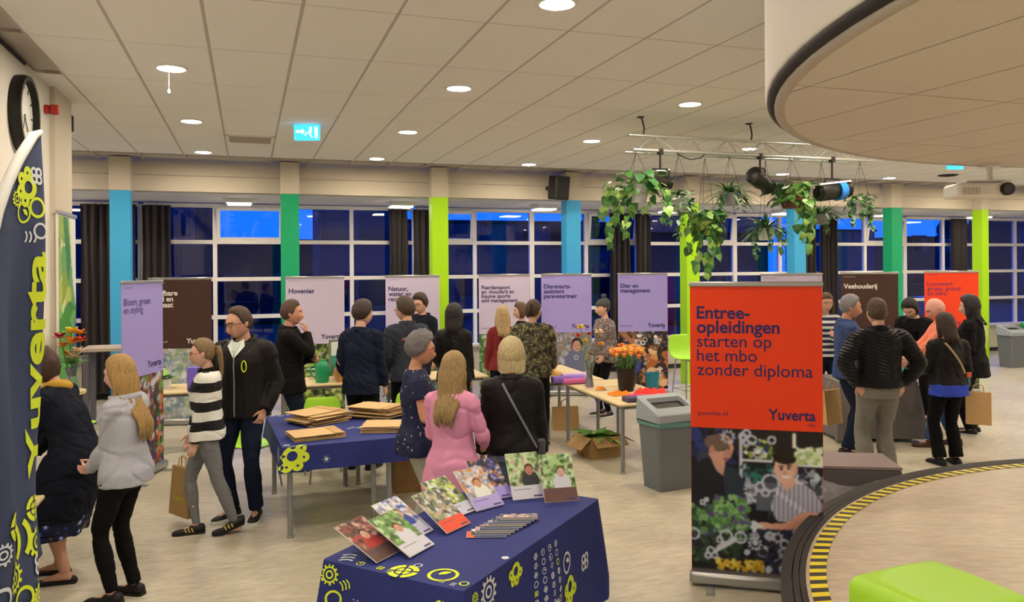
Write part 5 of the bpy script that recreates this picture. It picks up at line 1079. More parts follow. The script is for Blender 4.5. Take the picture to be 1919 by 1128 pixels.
    def leg(mb, i, inf, z1=0., ank=0., knee=0.):
        P = [HJ[i]+V3((0, 0, .03)), lerp(HJ[i], K[i], .3), lerp(HJ[i], K[i], .65), lerp(HJ[i], K[i], .93), lerp(K[i], A[i], .1), lerp(K[i], A[i], .35), lerp(K[i], A[i], .7), lerp(K[i], A[i], 1.)]
        r = [.093, .084, .070, .056, .054, .056, .042, .037]; r = [q*(1+fat*.5)+inf for q in r]
        r[-1] += ank; r[-2] += ank*.7; r[-3] += ank*.3; r[3] += knee; r[4] += knee
        if z1: P, r = P[:z1], r[:z1]
        mb.tube(P, r, 16, ref=(1, 0, 0))
    # body: one surface from neck to feet, hands and head grown on
    mb = MB(); torso(mb, .80, TZ[-1][0], -.013)
    mb.tube([up((0, -.02, 1.42)), nk+Q @ V3((0, 0, .02)), hc+Hq @ V3((0, -.018, -.06))], [.062, .056 if not fem else .049, .052 if not fem else .046], 14)
    for i in (0, 1):
        arm(mb, i, -.002)
        if not nolegs:
            leg(mb, i, -.009 if isinstance(bottom, dict) else -.002)
            fy = R(feet[i][2]); fd = V3((-math.sin(fy), math.cos(fy), 0)); a = A[i]
            mb.tube([a-fd*.05+V3((0, 0, -.045)), a+fd*.04+V3((0, 0, -.04)), a+fd*.15+V3((0, 0, -.062))], [.034, .036, .022], 10)
    bme = remesh(sc(mb), skin(skinc), bodyvox, 4)
    parts = [bme]
    for i in (0, 1):
        a, n = HA[i]; sg = -1 if i == 0 else 1; t = (a.cross(n) if sg > 0 else -a.cross(n)).normalized(); hb = MB(); w0 = W[i]; c = curl[i]; k = .92 if fem else 1.
        hb.tube([w0-a*.03, w0+a*.005, w0+a*.03, w0+a*.065, w0+a*.092], [.024*k, .026*k, .036*k, .041*k, .036*k], 12, flat=.42, ref=t)
        for f, (off, L) in enumerate(((.030, .070), (.010, .079), (-.010, .073), (-.029, .058))):
            p = w0+a*.085+t*off*k; d = a; pts = [p]; 
            for q, ln in enumerate((.45, .32, .25)):
                ang = c*(.75 if q == 0 else 1.0); ax = t
                d = (Matrix.Rotation(ang*(1 if d.cross(n).dot(t) > 0 else -1), 3, t) @ d).normalized(); pts.append(pts[-1]+d*L*ln*k)
            hb.tube(pts, [.0088*k, .0085*k, .0078*k, .0058*k], 8)
        d = (a*.62+t*.75+n*.25).normalized(); p = w0+a*.025+t*.026*k; d2 = (a*.9+t*.3+n*(.25+c*.4)).normalized()
        hb.tube([p, p+d*.035, p+d*.035+d2*.03, p+d*.035+d2*.055], [.014*k, .0105*k, .0095*k, .0065*k], 8)
        parts.append(remesh(sc(hb), skin(skinc), .0052, 2))
    # head
    hb = MB(); P = head_pts(HD); hb.add([hmap(V3(p)) for p in P], HF)
    for q, f in enumerate(HF):
        c = P[list(f)].mean(0)
        if c[1] > .05 and abs(c[0]) < .021 and -.0835 < c[2] < -.064: hb.m[q] = 1
        elif c[1] > .04 and .012 < abs(c[0]) < .048 and .014 < c[2]-abs(abs(c[0])-.03)*-.1 < .0235: hb.m[q] = 2
    for sg in (-1, 1):
        er = []
        for q in range(7):
            u = q/6; er.append([hmap(V3((sg*(.070+.016*math.sin(u*math.pi)*(1 if math.sin(a) > 0 else .35)+.004), -.012+(.016*math.sin(u*math.pi)**.6)*math.cos(a)-.006*math.sin(a), -.036+u*.064+0*math.sin(a)))) for a in (2*math.pi*k/8 for k in range(8))])
        hb.mat(0).loft(er)
        hb.mat(3).ball(hmap(V3((sg*.031, .0685, -.001))), .0125*hs, 10, 8)
        e0 = hmap(V3((sg*.031, .0768, -.001))); hb.mat(4).ball(e0, .0056*hs, 8, 6)
        hb.mat(0)
    mats = [skin(skinc), M('lips_'+mouth, mouth, .45), hairm(hair['c']) if hair else skin(skinc), m_eye, m_iris]
    parts.append(sc(hb).mesh('h', mats))
    bm = bmesh.new()
    for q, me in enumerate(parts):
        n0 = len(bm.faces); bm.from_mesh(me); bm.faces.ensure_lookup_table()
    me = bpy.data.meshes.new('body'); bm.to_mesh(me); bm.free()
    for q in mats: me.materials.append(q)
    for q in parts: bpy.data.meshes.remove(q)
    link('body', me, T, 'all')
    # clothes
    for bottom in (bottom if isinstance(bottom, list) else [bottom] if bottom else []):
        mb = MB(); bt = bottom.get('type', 'trousers'); inf = bottom.get('inf', .012); wz = bottom.get('waist', 1.0)
        if bt == 'trousers':
            torso(mb, .82, wz, inf*.5)
            for i in (0, 1): leg(mb, i, inf, 0, bottom.get('ank', .012), bottom.get('knee', 0.))
            # fill of the seat
            mb.tube([V3((-.07, -.012, .86)), V3((.07, -.012, .86))], .082*fw+inf*.3, 14)
        else:
            zs = [wz, .93, .85, bottom['hem']]; rx = [.150, .182, .19, .19+bottom.get('flare', .05)]; kx = lambda z: lerp(HJ[0], K[0], (.9-z)/.45)*.5+lerp(HJ[1], K[1], (.9-z)/.45)*.5 if z < .9 else V3((0, 0, z))
            mb.loft([ring(V3((0, kx(z).y-.01, z)), X0, Y0, r*fw+inf, (r*.72)*fw+inf+(.02 if z < .9 else 0)) for z, r in zip(zs, rx)])
        g = remesh(sc(mb), bottom['m'], .012, 4); folds(g, seed+3, bottom.get('fold', .006)); link(bottom.get('name', bt), g, T, 'all')
    for ti, tp_ in enumerate(top if isinstance(top, list) else [top] if top else []):
        mb = MB(); inf = tp_.get('inf', .016); torso(mb, tp_.get('hem', .90), tp_.get('neck', TZ[-2][0]+.008), inf, tp_.get('flare', .022), tp_.get('belly', 0.))
        sl = tp_.get('sleeve', 1.)
        if sl:
            for i in (0, 1): arm(mb, i, tp_.get('arm', inf), sl, tp_.get('cuff', .004))
            for i in (0, 1): mb.ball(S[i]-V3((0, 0, .006)), .044+inf, 14, 10)
            for i in (0, 1): mb.tube([S[i]+bx*(-.085 if i else .085)+Q @ V3((0, 0, .034)), S[i]+bx*(-.035 if i else .035)+Q @ V3((0, 0, .012)), S[i]+(E[i]-S[i])*.05, S[i]+(E[i]-S[i])*.18], [.044+inf*.5, .046+inf*.7, .047+inf*.8, .052+inf], 14)
        g = remesh(sc(mb), tp_['m'], tp_.get('vox', .010), 5); folds(g, seed+11+ti, tp_.get('fold', .007)); go = link(tp_.get('name', 'jacket'), g, T, 'all')
        if tp_.get('collar'):
            ch, ct, cm = tp_['collar']; cb = MB(); n = 20; rs = []
            for q in range(n):
                a = 2*math.pi*q/n; d = V3((math.cos(a), math.sin(a), 0)); gap = 1.0 if not tp_.get('open') else (1 if math.sin(a) < .75 else .55)
                base = up((d.x*.094, d.y*.086-.012, 1.415-.012*math.sin(a))); tpz = up((d.x*(.070+ct), d.y*(.066+ct)-.014, 1.445+ch*gap-.014*math.sin(a)))
                o = Q @ d*.012; rs.append([base, base+o, tpz+o*1.2, tpz])
            sc(cb.loft(rs, closed=True)).build('collar', cm, go, 'all')
        if tp_.get('zip'):
            zb = MB(); pts = []
            for q in range(9):
                z = lerp(tp_.get('hem', .9)+.02, 1.40, q/8); ry = float(np.interp(z, [t[0] for t in TZ], [t[2] for t in TZ])); pts.append(up((0, ry*fw+inf+.008+tp_.get('belly', 0.)*math.exp(-((z-1.08)/.14)**2), z)))
            sc(zb.tube(pts, .006, 6)).build('zip', tp_['zip'], go)
    if shoes:
        for i in (0, 1):
            fy = R(feet[i][2]); fd = V3((-math.sin(fy), math.cos(fy), 0)); rt = V3((fd.y, -fd.x, 0)); a = A[i]-V3((0, 0, .085)); lift = feet[i][4] if len(feet[i]) > 4 else 0
            def sp(l, x, z): 
                zz = z+max(0, (.12-l))*math.tan(lift); return a+fd*l+rt*x+V3((0, 0, zz))
            SR = [(-.078, .020, .058), (-.066, .034, .082), (-.03, .038, .090), (.03, .040, .086), (.07, .043, .064), (.115, .048, .052), (.16, .046, .044), (.185, .036, .034), (.198, .018, .024)]
            if shoes.get('low'): SR = [(l, w_*.9, z*.62) for l, w_, z in SR]
            mb = MB().loft([[sp(l, wd*math.cos(t), .012+(hh-.012)*max(0, math.sin(t))**.8 if math.sin(t) > 0 else .012) for t in (2*math.pi*q/14 for q in range(14))] for l, wd, hh in SR])
            g = sc(mb).mesh('shoe', shoes['m']); so = link('shoe', g, T, 'all')
            mb = MB().loft([[sp(l*1.01, (wd+.003)*x, z) for x, z in ((-1, .0), (1, .0), (1, .022), (-1, .022))] for l, wd, hh in SR]); sc(mb).build('sole', shoes.get('sole', shoes['m']), so)
            if shoes.get('stripe'):
                mb = MB()
                for q in range(3):
                    for sd in (-1, 1): mb.add([sp(.015+q*.028+dx, sd*(.0435+q*.001+.002), z) for dx, z in ((0, .026), (.011, .026), (.026, .066), (.015, .066))], [(0, 1, 2, 3)])
                sc(mb).build('side_stripe', shoes['stripe'], so)
    # hair
    if hair:
        mb = MB(); hm = hairm(hair['c']); hair_cap(mb, hmap, hair.get('cap', 'short'), hair.get('t', .012), seed, hair.get('messy', .004), hair.get('top', 1.6))
        g = random.Random(seed)
        if hair.get('long'):
            L = hair['long']; nS = hair.get('n', 26); sp_ = hair.get('spread', 105)
            for q in range(nS):
                a = R(lerp(-sp_, sp_, (q+.5)/nS)); z0 = .06+g.uniform(-.02, .02); rr = hair.get('rr', 1.0)
                p0 = hmap(V3((math.sin(a)*.066, -.004-math.cos(a)*.080, z0))); p1 = hmap(V3((math.sin(a)*.088*rr, -.004-math.cos(a)*.106, -.02)))
                p2 = hmap(V3((math.sin(a)*.092*rr, -.012-math.cos(a)*.104, -.10))); ll = L*g.uniform(.86, 1.05)
                pts = [p0, p1, p2]; nn_ = max(1, int(ll/.06))
                for w_ in range(1, nn_+1):
                    t = w_/nn_; sx = math.sin(a)*(.092*rr-.02*t+hair.get('fan', 0)*t); z = -.10-ll*t
                    tz = hc.z-.10*1-ll*t; tin = (top[-1] if isinstance(top, list) else top or {}).get('inf', .02); back = -(float(np.interp(tz, [r_[0] for r_ in TZ], [r_[2] for r_ in TZ]))*fw+tin+.052)-.012*math.cos(a); back = lerp(-.115, back, max(0, min(1, (1.53-tz)/.10)))
                    d = Q @ V3((sx+.01*math.sin(q*2.3+t*4), lerp(-.012-math.cos(a)*.104, back+(.16*max(0, -math.cos(a))) if abs(a) < R(75) else .02-.03*t, min(1, t*1.4)), 0)); b0 = V3((hc.x, hc.y, 0)) if 1 else nk
                    pts.append(V3((b0.x+d.x, b0.y+d.y, tz)))
                n = len(pts); mb.tube(pts, [.016]+[.021*(1-.15*(k/n))*(1 if k < n-2 else .75 if k == n-2 else .3) for k in range(1, n)], 7, flat=.75)
        if hair.get('tail'):
            L = hair['tail']; zt = hair.get('tz', .03)
            b0 = hmap(V3((0, -.098, zt)))
            for q in range(7):
                a = q*2*math.pi/7; o = V3((math.cos(a)*.012, math.sin(a)*.008, 0)); pts = [b0+o*.4, b0+Hq @ V3((0, -.03, .008))+o]+[b0+Hq @ V3((0, -.035-.012*math.sin(t*3), -.02-L*t))+o*(1.5-t) for t in (.12, .4, .7, 1)]
                mb.tube(pts, [.012, .018, .018, .016, .012, .003], 7)
        if hair.get('bun'):
            mb.ball(hmap(V3((0, -.085, .075))), .042, 12, 9)
        sc(mb).build('hair', hm, T, 'all')
    if glasses:
        mb = MB()
        for sg in (-1, 1):
            mb.tube([hmap(V3((sg*.032+.021*math.cos(a), .098-.006*abs(math.cos(a)*sg > 0), .0+.016*math.sin(a)))) for a in (2*math.pi*q/14 for q in range(14))], .0022, 5, closed=True)
            mb.tube([hmap(V3((sg*.053, .095, .004))), hmap(V3((sg*.074, .06, .006))), hmap(V3((sg*.082, -.01, .008)))], .002, 5)
        mb.tube([hmap(V3((-.011, .100, .003))), hmap(V3((0, .104, .005))), hmap(V3((.011, .100, .003)))], .002, 5)
        sc(mb).build('glasses', glasses, T)
    if extra: extra(dict(T=T, sc=sc, hmap=hmap, up=up, S=S, E=E, W=W, HA=HA, K=K, A=A, HJ=HJ, hc=hc, Hq=Hq, Q=Q, nk=nk, torso=torso, arm=arm, leg=leg, s=s, TZ=TZ))
    return T
def around(c, lo, hi, up, offs, n=14):
    pass
def strap(c, a, b, inf, mat, name='bag_strap', w=.011, back=True):
    """a strap from shoulder a to hip b over the back of the torso (torso coordinates)"""
    pts = []
    for q in range(13):
        t = q/12; x = lerp(a[0], b[0], t); z = lerp(a[1], b[1], t); TZ = c['TZ']; zz = [r[0] for r in TZ]
        rx = float(np.interp(z, zz, [r[1] for r in TZ]))+inf; ry = float(np.interp(z, zz, [r[2] for r in TZ]))+inf; yo = float(np.interp(z, zz, [r[3] for r in TZ]))
        k = max(0, 1-(abs(x)/rx)**2.3)**(1/2.3); pts.append(c['up']((x, yo+(-1 if back else 1)*(ry*k+.012), z)))
    mb = MB(); mb.tube(pts, w, 6, flat=.35, ref=(0, 0, 1)); return c['sc'](mb).build(name, mat, c['T'], True)
# ------------------------------------------------------------------ the people of the fair
cm = lambda n, h, **k: M('cloth_'+n, h, k.pop('rough', .8), bump=k.pop('bump', (70, .12)), spec=k.pop('spec', .15), **k)
c_black = cm('black', '131110', noise=(4, .3)); c_blk2 = cm('black_pants', '0c0b0b'); c_leather = cm('leather', '141211', rough=.55, spec=.22, bump=(35, .2)); c_navy = cm('navy_shirt', '181c2b', rough=.75)
c_jeans = cm('jeans_dark', '171c2b', noise=(60, .25)); c_blue = cm('jeans_blue', '3d5578', noise=(60, .25)); c_grey = cm('grey_jeans', '7a746c', noise=(60, .2)); c_hood = cm('grey_marl', 'b0a8a4', noise=(90, .12), bump=(90, .06))
c_pink = cm('pink_blazer', 'd8899a', bump=(90, .08)); c_beige = cm('beige_trousers', 'a59c84'); c_taupe = cm('taupe_trousers', '7a7060'); c_red = cm('dark_red', '7a2826'); c_coral = cm('coral_shirt', 'e07a56'); c_royal = cm('royal_shirt', '3a4aa8'); c_den = cm('denim_jacket', '3a4766', noise=(60, .25)); c_gj = cm('charcoal_jacket', '36363a'); c_dark = cm('navy_cardigan', '161820', bump=(40, .2)); c_must = cm('mustard', 'b98a30', bump=(60, .3)); c_olive = cm('dark_coat', '0e0e11')
c_sblue = cm('slate_jeans', '6a7078', noise=(60, .25)); c_white = M('shirt_white', 'd8d4d0', .8)
def stripes(name, a, b, per, duty=.5, off=0.):
    m = bpy.data.materials.new(name); m.use_nodes = True; nt, bs, nn = nodes(m); tc = nn('ShaderNodeTexCoord'); sx = nn('ShaderNodeSeparateXYZ'); nt.links.new(tc.outputs['Object'], sx.inputs[0])
    m1 = nn('ShaderNodeMath', operation='MULTIPLY_ADD'); m1.inputs[1].default_value = 1/per; m1.inputs[2].default_value = off; nt.links.new(sx.outputs[2], m1.inputs[0])
    fr_ = nn('ShaderNodeMath', operation='FRACT'); nt.links.new(m1.outputs[0], fr_.inputs[0]); gt = nn('ShaderNodeMath', operation='GREATER_THAN'); gt.inputs[1].default_value = duty; nt.links.new(fr_.outputs[0], gt.inputs[0])
    mx = nn('ShaderNodeMix', data_type='RGBA'); mx.inputs[6].default_value = (*alb(a), 1); mx.inputs[7].default_value = (*alb(b), 1); nt.links.new(gt.outputs[0], mx.inputs[0]); nt.links.new(mx.outputs[2], bs.inputs['Base Color']); bs.inputs['Roughness'].default_value = .9
    n2 = nn('ShaderNodeTexNoise'); n2.inputs['Scale'].default_value = 70; bp = nn('ShaderNodeBump'); bp.inputs['Strength'].default_value = .25; bp.inputs['Distance'].default_value = .02; nt.links.new(n2.outputs[0], bp.inputs['Height']); nt.links.new(bp.outputs[0], bs.inputs['Normal']); return m
c_stripe = stripes('wool_stripes', '100f10', 'e2d8cc', .155, .5, .33); c_nstripe = stripes('navy_stripes', '23273c', 'd8d0c8', .075, .55)
c_camo = M_ramp('camouflage', 'ShaderNodeTexNoise', [(0, '2a241c'), (.43, '5a5238'), (.5, '2f2a20'), (.55, '8a7c50'), (.62, '3a3426')], .85, (1, 1, 1), 0, {'Scale': 17, 'Detail': 3})
c_leo = M_ramp('leopard', 'ShaderNodeTexVoronoi', [(0, '3a2c26'), (.28, '8a7468'), (.42, '4a3a34'), (.6, '9a8478')], .8, (1, 1, 1), 0, {'Scale': 38})
c_dash = M_ramp('dashes', 'ShaderNodeTexVoronoi', [(0, 'c9c4cc'), (.15, '1d2138')], .75, (1, 1.6, .8), 0, {'Scale': 25}); c_flor = M_ramp('floral', 'ShaderNodeTexVoronoi', [(0, 'c8c0c8'), (.22, '3a4680'), (.34, '1c2034'), (.8, '6a5a3a')], .8, (1, 1, 1), 0, {'Scale': 14})
m = c_quilt = M('quilted', '111215', .5, spec=.3); nt, bs, nn = nodes(m); tc = nn('ShaderNodeTexCoord'); sx = nn('ShaderNodeSeparateXYZ'); nt.links.new(tc.outputs['Object'], sx.inputs[0]); ab = nn('ShaderNodeMath', operation='ABSOLUTE'); nt.links.new(sx.outputs[0], ab.inputs[0])
ma = nn('ShaderNodeMath', operation='MULTIPLY_ADD'); ma.inputs[1].default_value = -.35; nt.links.new(ab.outputs[0], ma.inputs[0]); nt.links.new(sx.outputs[2], ma.inputs[2]); ms = nn('ShaderNodeMath', operation='MULTIPLY'); ms.inputs[1].default_value = 2*math.pi/.034; nt.links.new(ma.outputs[0], ms.inputs[0]); si = nn('ShaderNodeMath', operation='SINE'); nt.links.new(ms.outputs[0], si.inputs[0]); bp = nn('ShaderNodeBump'); bp.inputs['Strength'].default_value = .9; bp.inputs['Distance'].default_value = .008; nt.links.new(si.outputs[0], bp.inputs['Height']); nt.links.new(bp.outputs[0], bs.inputs['Normal'])
m_sole = M('white_sole', 'd8d2c8', .6); m_shoe = M('black_shoe', '0e0d0d', .5); m_brown = M('brown_shoe', '4a2c22', .5); m_gold = M('gold_stripe', 'c8a850', .5)
SH = dict(m=m_shoe); SHW = dict(m=m_shoe, sole=m_sole)
def scarf(c):
    mb = MB(); pts = [c['up']((.085*math.cos(a)+.0, .085*math.sin(a)-.01, 1.44+.02*math.sin(a*2+1))) for a in (2*math.pi*q/18 for q in range(18))]; mb.tube(pts, .036, 10, closed=True); mb.tube([c['up']((-.05, .09, 1.43)), c['up']((-.06, .14, 1.34)), c['up']((-.05, .15, 1.2))], [.035, .035, .03], 10); c['sc'](mb).build('scarf', c_must, c['T'], 'all')
P_ = lambda x, Y: fl(x, Y)
person('person bending in a dark cardigan with mustard scarf and floral hem, beside the flag', P_(136, 5.52), 92, 1.66, True, 1.08, lean=.30, fat=.14, head=(0, .1, 0), hair=dict(c='4a2c22', cap='cover', t=.022, messy=.01), hands=((-.14, .36, .90), (.14, .36, .90)), feet=((-.09, .02, 10), (.10, .16, 0)),
       top=dict(m=c_dark, name='cardigan', hem=.82, flare=.03, inf=.022), bottom=[dict(type='skirt', m=c_flor, hem=.34, flare=.05, waist=.9, inf=.004, name='skirt', fold=.012), dict(type='skirt', m=c_dark, hem=.47, flare=.025, waist=.95, inf=.026, name='cardigan_tail', fold=.012)], shoes=dict(m=m_shoe, low=1), extra=scarf, seed=1, skinc='c98e6c', bodyvox=.012)
person('person in a grey hoodie and black trousers in the left foreground', P_(230, 5.16), 84, 1.61, True, head=(.0, .05, 0), hair=dict(c='b78a4a', cap='cover', t=.014, long=.36, n=24, spread=88), hands=((-.035, .235, .94), (.03, .225, .955)), hnorm=((1, .2, .3), (-1, .2, .3)), hdir=((.35, .8, -.25), (-.35, .8, -.3)), curl=(.8, .8),
       feet=((-.09, .04, 6), (.09, -.02, -8)), top=dict(m=c_hood, name='hoodie', hem=.83, inf=.034, arm=.030, cuff=-.006, flare=.0, fold=.011, collar=(.03, .03, c_hood)), bottom=dict(m=c_blk2, inf=.006, ank=.004), shoes=SH, seed=2, skinc='dba184')
person('person in a black and white striped jumper and grey jeans, carrying a paper bag', P_(386, 6.42), 108, 1.61, True, head=(-.1, .05, 0), hair=dict(c='8a6a44', cap='back', t=.008, tail=.30, tz=.04), glasses=m_red, hands=((-.16, .10, .82), (.20, .16, .80)), feet=((-.05, -.24, 0, 0, .35), (.06, .10, 0)),
       top=dict(m=c_stripe, name='striped_jumper', hem=.86, inf=.036, arm=.03, cuff=-.008, flare=.0, fold=.010, collar=(.045, .004, c_black)), bottom=dict(m=c_grey, inf=.004, ank=-.002), shoes=dict(m=m_shoe, stripe=m_gold), seed=3, skinc='d8a080')
def p4x(c):
    mb = MB(); u = c['up']; mb.tube([u((-.09+.02*math.cos(a), .166, 1.27+.045*math.sin(a))) for a in (2*math.pi*q/14 for q in range(14))], .005, 6, closed=True); c['sc'](mb).build('zip_pull', m_yel, c['T'], True)
    mb = MB()
    for s in (-1, 1): mb.add([u((s*.004, .165, 1.335)), u((s*.075, .118, 1.43)), u((s*.052, .085, 1.485)), u((s*.008, .125, 1.455))], [(0, 1, 2, 3)])
    mb.tube([u((0, .10, 1.45)), u((0, .135, 1.36))], [.04, .02], 8); c['sc'](mb).build('shirt_front', c_white, c['T'])
person('person in a black zipped jacket over a white collar, hands at pockets', P_(455, 6.86), 172, 1.85, build=1.08, head=(-.55, .16, 0), hair=dict(c='4a3222', cap='receding', t=.010), glasses=m_black, hands=((-.20, .03, .90), (.205, .05, .90)), poles=((-.5, -1, 0), (.7, -1, 0)), hnorm=((1, -.3, 0), (-1, -.3, 0)), feet=((-.12, .02, 14), (.09, .03, -24)),
       top=dict(m=c_leather, name='jacket', hem=.84, inf=.040, arm=.030, flare=.01, zip=m_steel, collar=(.05, .022, c_leather), open=1), bottom=dict(m=c_jeans, inf=.010, ank=.014), shoes=SHW, extra=p4x, seed=4, skinc='c98e6e')
person('person in a plain black jacket with one hand on the chin', P_(543, 8.5), -78, 1.83, head=(0, -.05, 0), hair=dict(c='5a3826', cap='short', t=.012), hands=((.05, .23, 1.14), (.03, .165, 1.405)), poles=((-.6, -.2, -1), (.7, .4, -1)), hdir=(None, (-.1, -.1, 1)), hnorm=(None, (-.2, -1, 0)), curl=(.5, 1.0),
       top=dict(m=c_black, name='jacket', hem=.80, inf=.034, arm=.020, collar=(.045, .012, c_black)), bottom=dict(m=c_jeans), shoes=SH, seed=5, skinc='cf8f6c', mouth='c88878')
person('person seen from behind in an untucked navy shirt', P_(676, 8.5), -12, 1.82, head=(-.5, .05, 0), hair=dict(c='3a2820', cap='short', t=.02, top=1.5), hands=((-.2, .12, .9), (.22, .10, .86)), top=dict(m=c_navy, name='shirt', hem=.78, inf=.022, arm=.014, flare=.02, fold=.011, collar=(.03, .008, c_navy)), bottom=dict(m=c_blk2), shoes=SH, seed=6)
def backtext(c):
    mb = MB(); u = c['up']
    for q in range(7): mb.add([u((-.075+.022*q+dx, -.142, 1.29+dz)) for dx, dz in ((0, 0), (.016, 0), (.016, .03), (0, .03))], [(3, 2, 1, 0)])
    c['sc'](mb).build('back_print', M('print_red', 'a85a4c', .7), c['T'])
person('person in a charcoal jacket with red print on the back, looking left', P_(763, 9.05), 14, 1.83, head=(.85, .1, 0), hair=dict(c='4a3626', cap='short', t=.02), glasses=m_black, hands=((-.2, .14, .92), (.22, .08, .88)), top=dict(m=c_gj, name='jacket', hem=.84, inf=.03, arm=.02, collar=(.045, .01, c_gj)), bottom=dict(m=c_blk2), shoes=SH, seed=7, extra=backtext)
person('person with glasses and dark hooded top facing the camera behind the stand', P_(790, 11.2), 145, 1.80, head=(.05, .12, 0), hair=dict(c='3a281c', cap='short', t=.022, messy=.008), glasses=m_black, top=dict(m=c_dark, name='hooded_top', inf=.026, collar=(.03, .03, c_dark)), bottom=dict(m=c_blk2), shoes=SH, seed=8)
person('person in a black jacket seen from behind, left of the equine banner', P_(850, 9.35), -6, 1.73, True, hair=dict(c='1a1614', cap='cover', t=.022, long=.10, n=20, messy=.01), hands=((-.18, .16, .95), (.2, .06, .85)), top=dict(m=c_leather, name='jacket', hem=.82, inf=.03, arm=.022), bottom=dict(m=c_blk2), shoes=SH, seed=9)
person('person with red glasses in a navy dotted blouse beside the bag tables', P_(781, 5.9), -76, 1.69, True, 1.1, fat=.10, head=(.0, .08, 0), hair=dict(c='7a7068', cap='short', t=.020, messy=.016, top=1.3), glasses=m_red, hands=((-.08, .30, 1.04), (.20, .27, 1.09)), poles=(None, (.45, -1, -1)), hnorm=((1, 0, .5), (-1, 0, .6)), top=dict(m=c_dash, name='blouse', hem=.82, inf=.014, arm=.020, sleeve=.33, flare=.03), bottom=dict(m=c_beige, inf=.014, ank=.016), shoes=SH, seed=10, skinc='c98a66', bodyvox=.012)
person('person in a pink blazer seen from behind at the front table', P_(846, 5.42), -18, 1.585, True, head=(-.1, .05, 0), hair=dict(c='a8834e', cap='cover', t=.014, long=.30, n=26, spread=95), hands=((-.13, .27, 1.02), (.17, .25, 1.0)), poles=(None, (.6, -1, -.2)), top=dict(m=c_pink, name='blazer', hem=.70, inf=.022, arm=.014, flare=.035, fold=.008), bottom=dict(m=c_blk2), shoes=SH, seed=11)
def p12x(c):
    strap(c, (-.075, 1.425), (.185, .93), .034, M('strap_grey', '8a867e', .5)); mb = MB(); p = c['up']((.20, -.03, .90)); mb.box(p, (.11, .07, .17), bev=.015); c['sc'](mb).build('shoulder_bag', M('bag_grey', '4c4846', .6), c['T'], True)
person('person in a black leather jacket with grey strap, beside the pink blazer', P_(958, 5.72), 2, 1.645, True, 1.08, fat=.06, hair=dict(c='cdb078', cap='cover', t=.026, long=.02, n=22, top=1.3), hands=((-.235, .08, .86), (.24, .06, .84)), top=dict(m=c_leather, name='jacket', hem=.88, inf=.030, arm=.026, flare=.0, collar=(.03, .012, c_leather)), bottom=dict(m=c_sblue, inf=.012), shoes=SH, extra=p12x, seed=12)
person('person in a dark red top beside the camouflage jacket', P_(942, 10.55), 8, 1.65, True, hair=dict(c='c09a62', cap='cover', t=.014, long=.2, n=22), top=dict(m=c_red, name='top', hem=.84, inf=.022), bottom=dict(m=c_jeans), shoes=SH, seed=13)
person('person half hidden between the red top and the camouflage jacket', P_(977, 11.9), 100, 1.63, True, hair=dict(c='6a4a30', cap='cover', t=.02), top=dict(m=c_black, name='top'), bottom=dict(m=c_blk2), shoes=SH, seed=14)
person('person in a camouflage jacket, seen from behind', P_(998, 9.5), -14, 1.775, True, 1.1, fat=.12, head=(-.3, 0, 0), hair=dict(c='4a3024', cap='back', t=.012, tail=.12, tz=.06, bun=1), hands=((-.18, .18, .95), (.2, .18, .95)), top=dict(m=c_camo, name='camouflage_jacket', hem=.84, inf=.034, arm=.028, flare=.0, collar=(.03, .02, c_camo)), bottom=dict(m=c_blk2, inf=.016), shoes=SH, seed=15)
def beanie(c):
    h = c['hmap']; mb = MB(); mb.loft([[h(Vector((r*.83*math.cos(a), -.008+r*1.05*math.sin(a), z+.012*(-math.sin(a))))) for a in (2*math.pi*q/20 for q in range(20))] for r, z in ((.096, .035), (.102, .04), (.101, .07), (.092, .10), (.066, .128), (.03, .145))]); mb.ball(h(Vector((0, -.02, .172))), .04, 12, 8); c['sc'](mb).build('woolly_hat', M('wool_hat', '4a4640', .95, bump=(60, .6)), c['T'], 'all')
person('person in a woolly bobble hat and leopard blouse behind the flowers', P_(1132, 11.4), 118, 1.70, True, head=(-.25, 0, 0), hair=dict(c='3a2c24', cap='back', t=.008), hands=((-.18, .14, .92), (.18, .14, .92)), top=dict(m=c_leo, name='blouse', hem=.82, inf=.026, arm=.022), bottom=dict(m=c_blk2, inf=.006, ank=0), shoes=SHW, extra=beanie, seed=16, skinc='dba080')
# right-hand group
person('person in a navy and white striped top half hidden by the large red banner', P_(1546, 10.65), 168, 1.80, True, head=(.15, .1, 0), hair=dict(c='6a4a30', cap='cover', t=.012, long=.06, n=16), hands=((-.06, .30, 1.2), (.2, .12, .9)), top=dict(m=c_nstripe, name='striped_top', inf=.02), bottom=dict(m=c_jeans), shoes=dict(m=m_brown), seed=17)
person('person in a denim-blue jacket and jeans facing right', P_(1588, 9.0), -98, 1.83, head=(-.1, .08, 0), hair=dict(c='8a8078', cap='short', t=.012), hands=((-.2, .16, .93), (.21, .10, .86)), top=dict(m=c_den, name='jacket', hem=.84, inf=.026, arm=.018, collar=(.04, .01, c_den)), bottom=dict(m=c_jeans, ank=.012), feet=((-.11, .04, 12), (.1, -.05, -10)), shoes=SHW, seed=18, skinc='cb8a68')
person('person with hands on hips in a black quilted jacket and taupe trousers', P_(1645, 7.7), 2, 1.84, build=1.1, fat=.06, hair=dict(c='5a4430', cap='short', t=.006, top=2.6), head=(-.05, 0, 0), hands=((-.215, -.03, .95), (.215, -.03, .95)), poles=((-1, -.35, .0), (1, -.35, .0)), hdir=((.55, -.25, -.75), (-.55, -.25, -.75)), hnorm=((.3, 1, 0), (-.3, 1, 0)), curl=(.35, .35),
       top=dict(m=c_quilt, name='quilted_jacket', hem=.93, inf=.038, arm=.032, cuff=-.012, flare=-.0, fold=.006, collar=(.05, .012, c_quilt)), bottom=dict(m=c_taupe, inf=.018, ank=.02), shoes=dict(m=m_brown), seed=19)
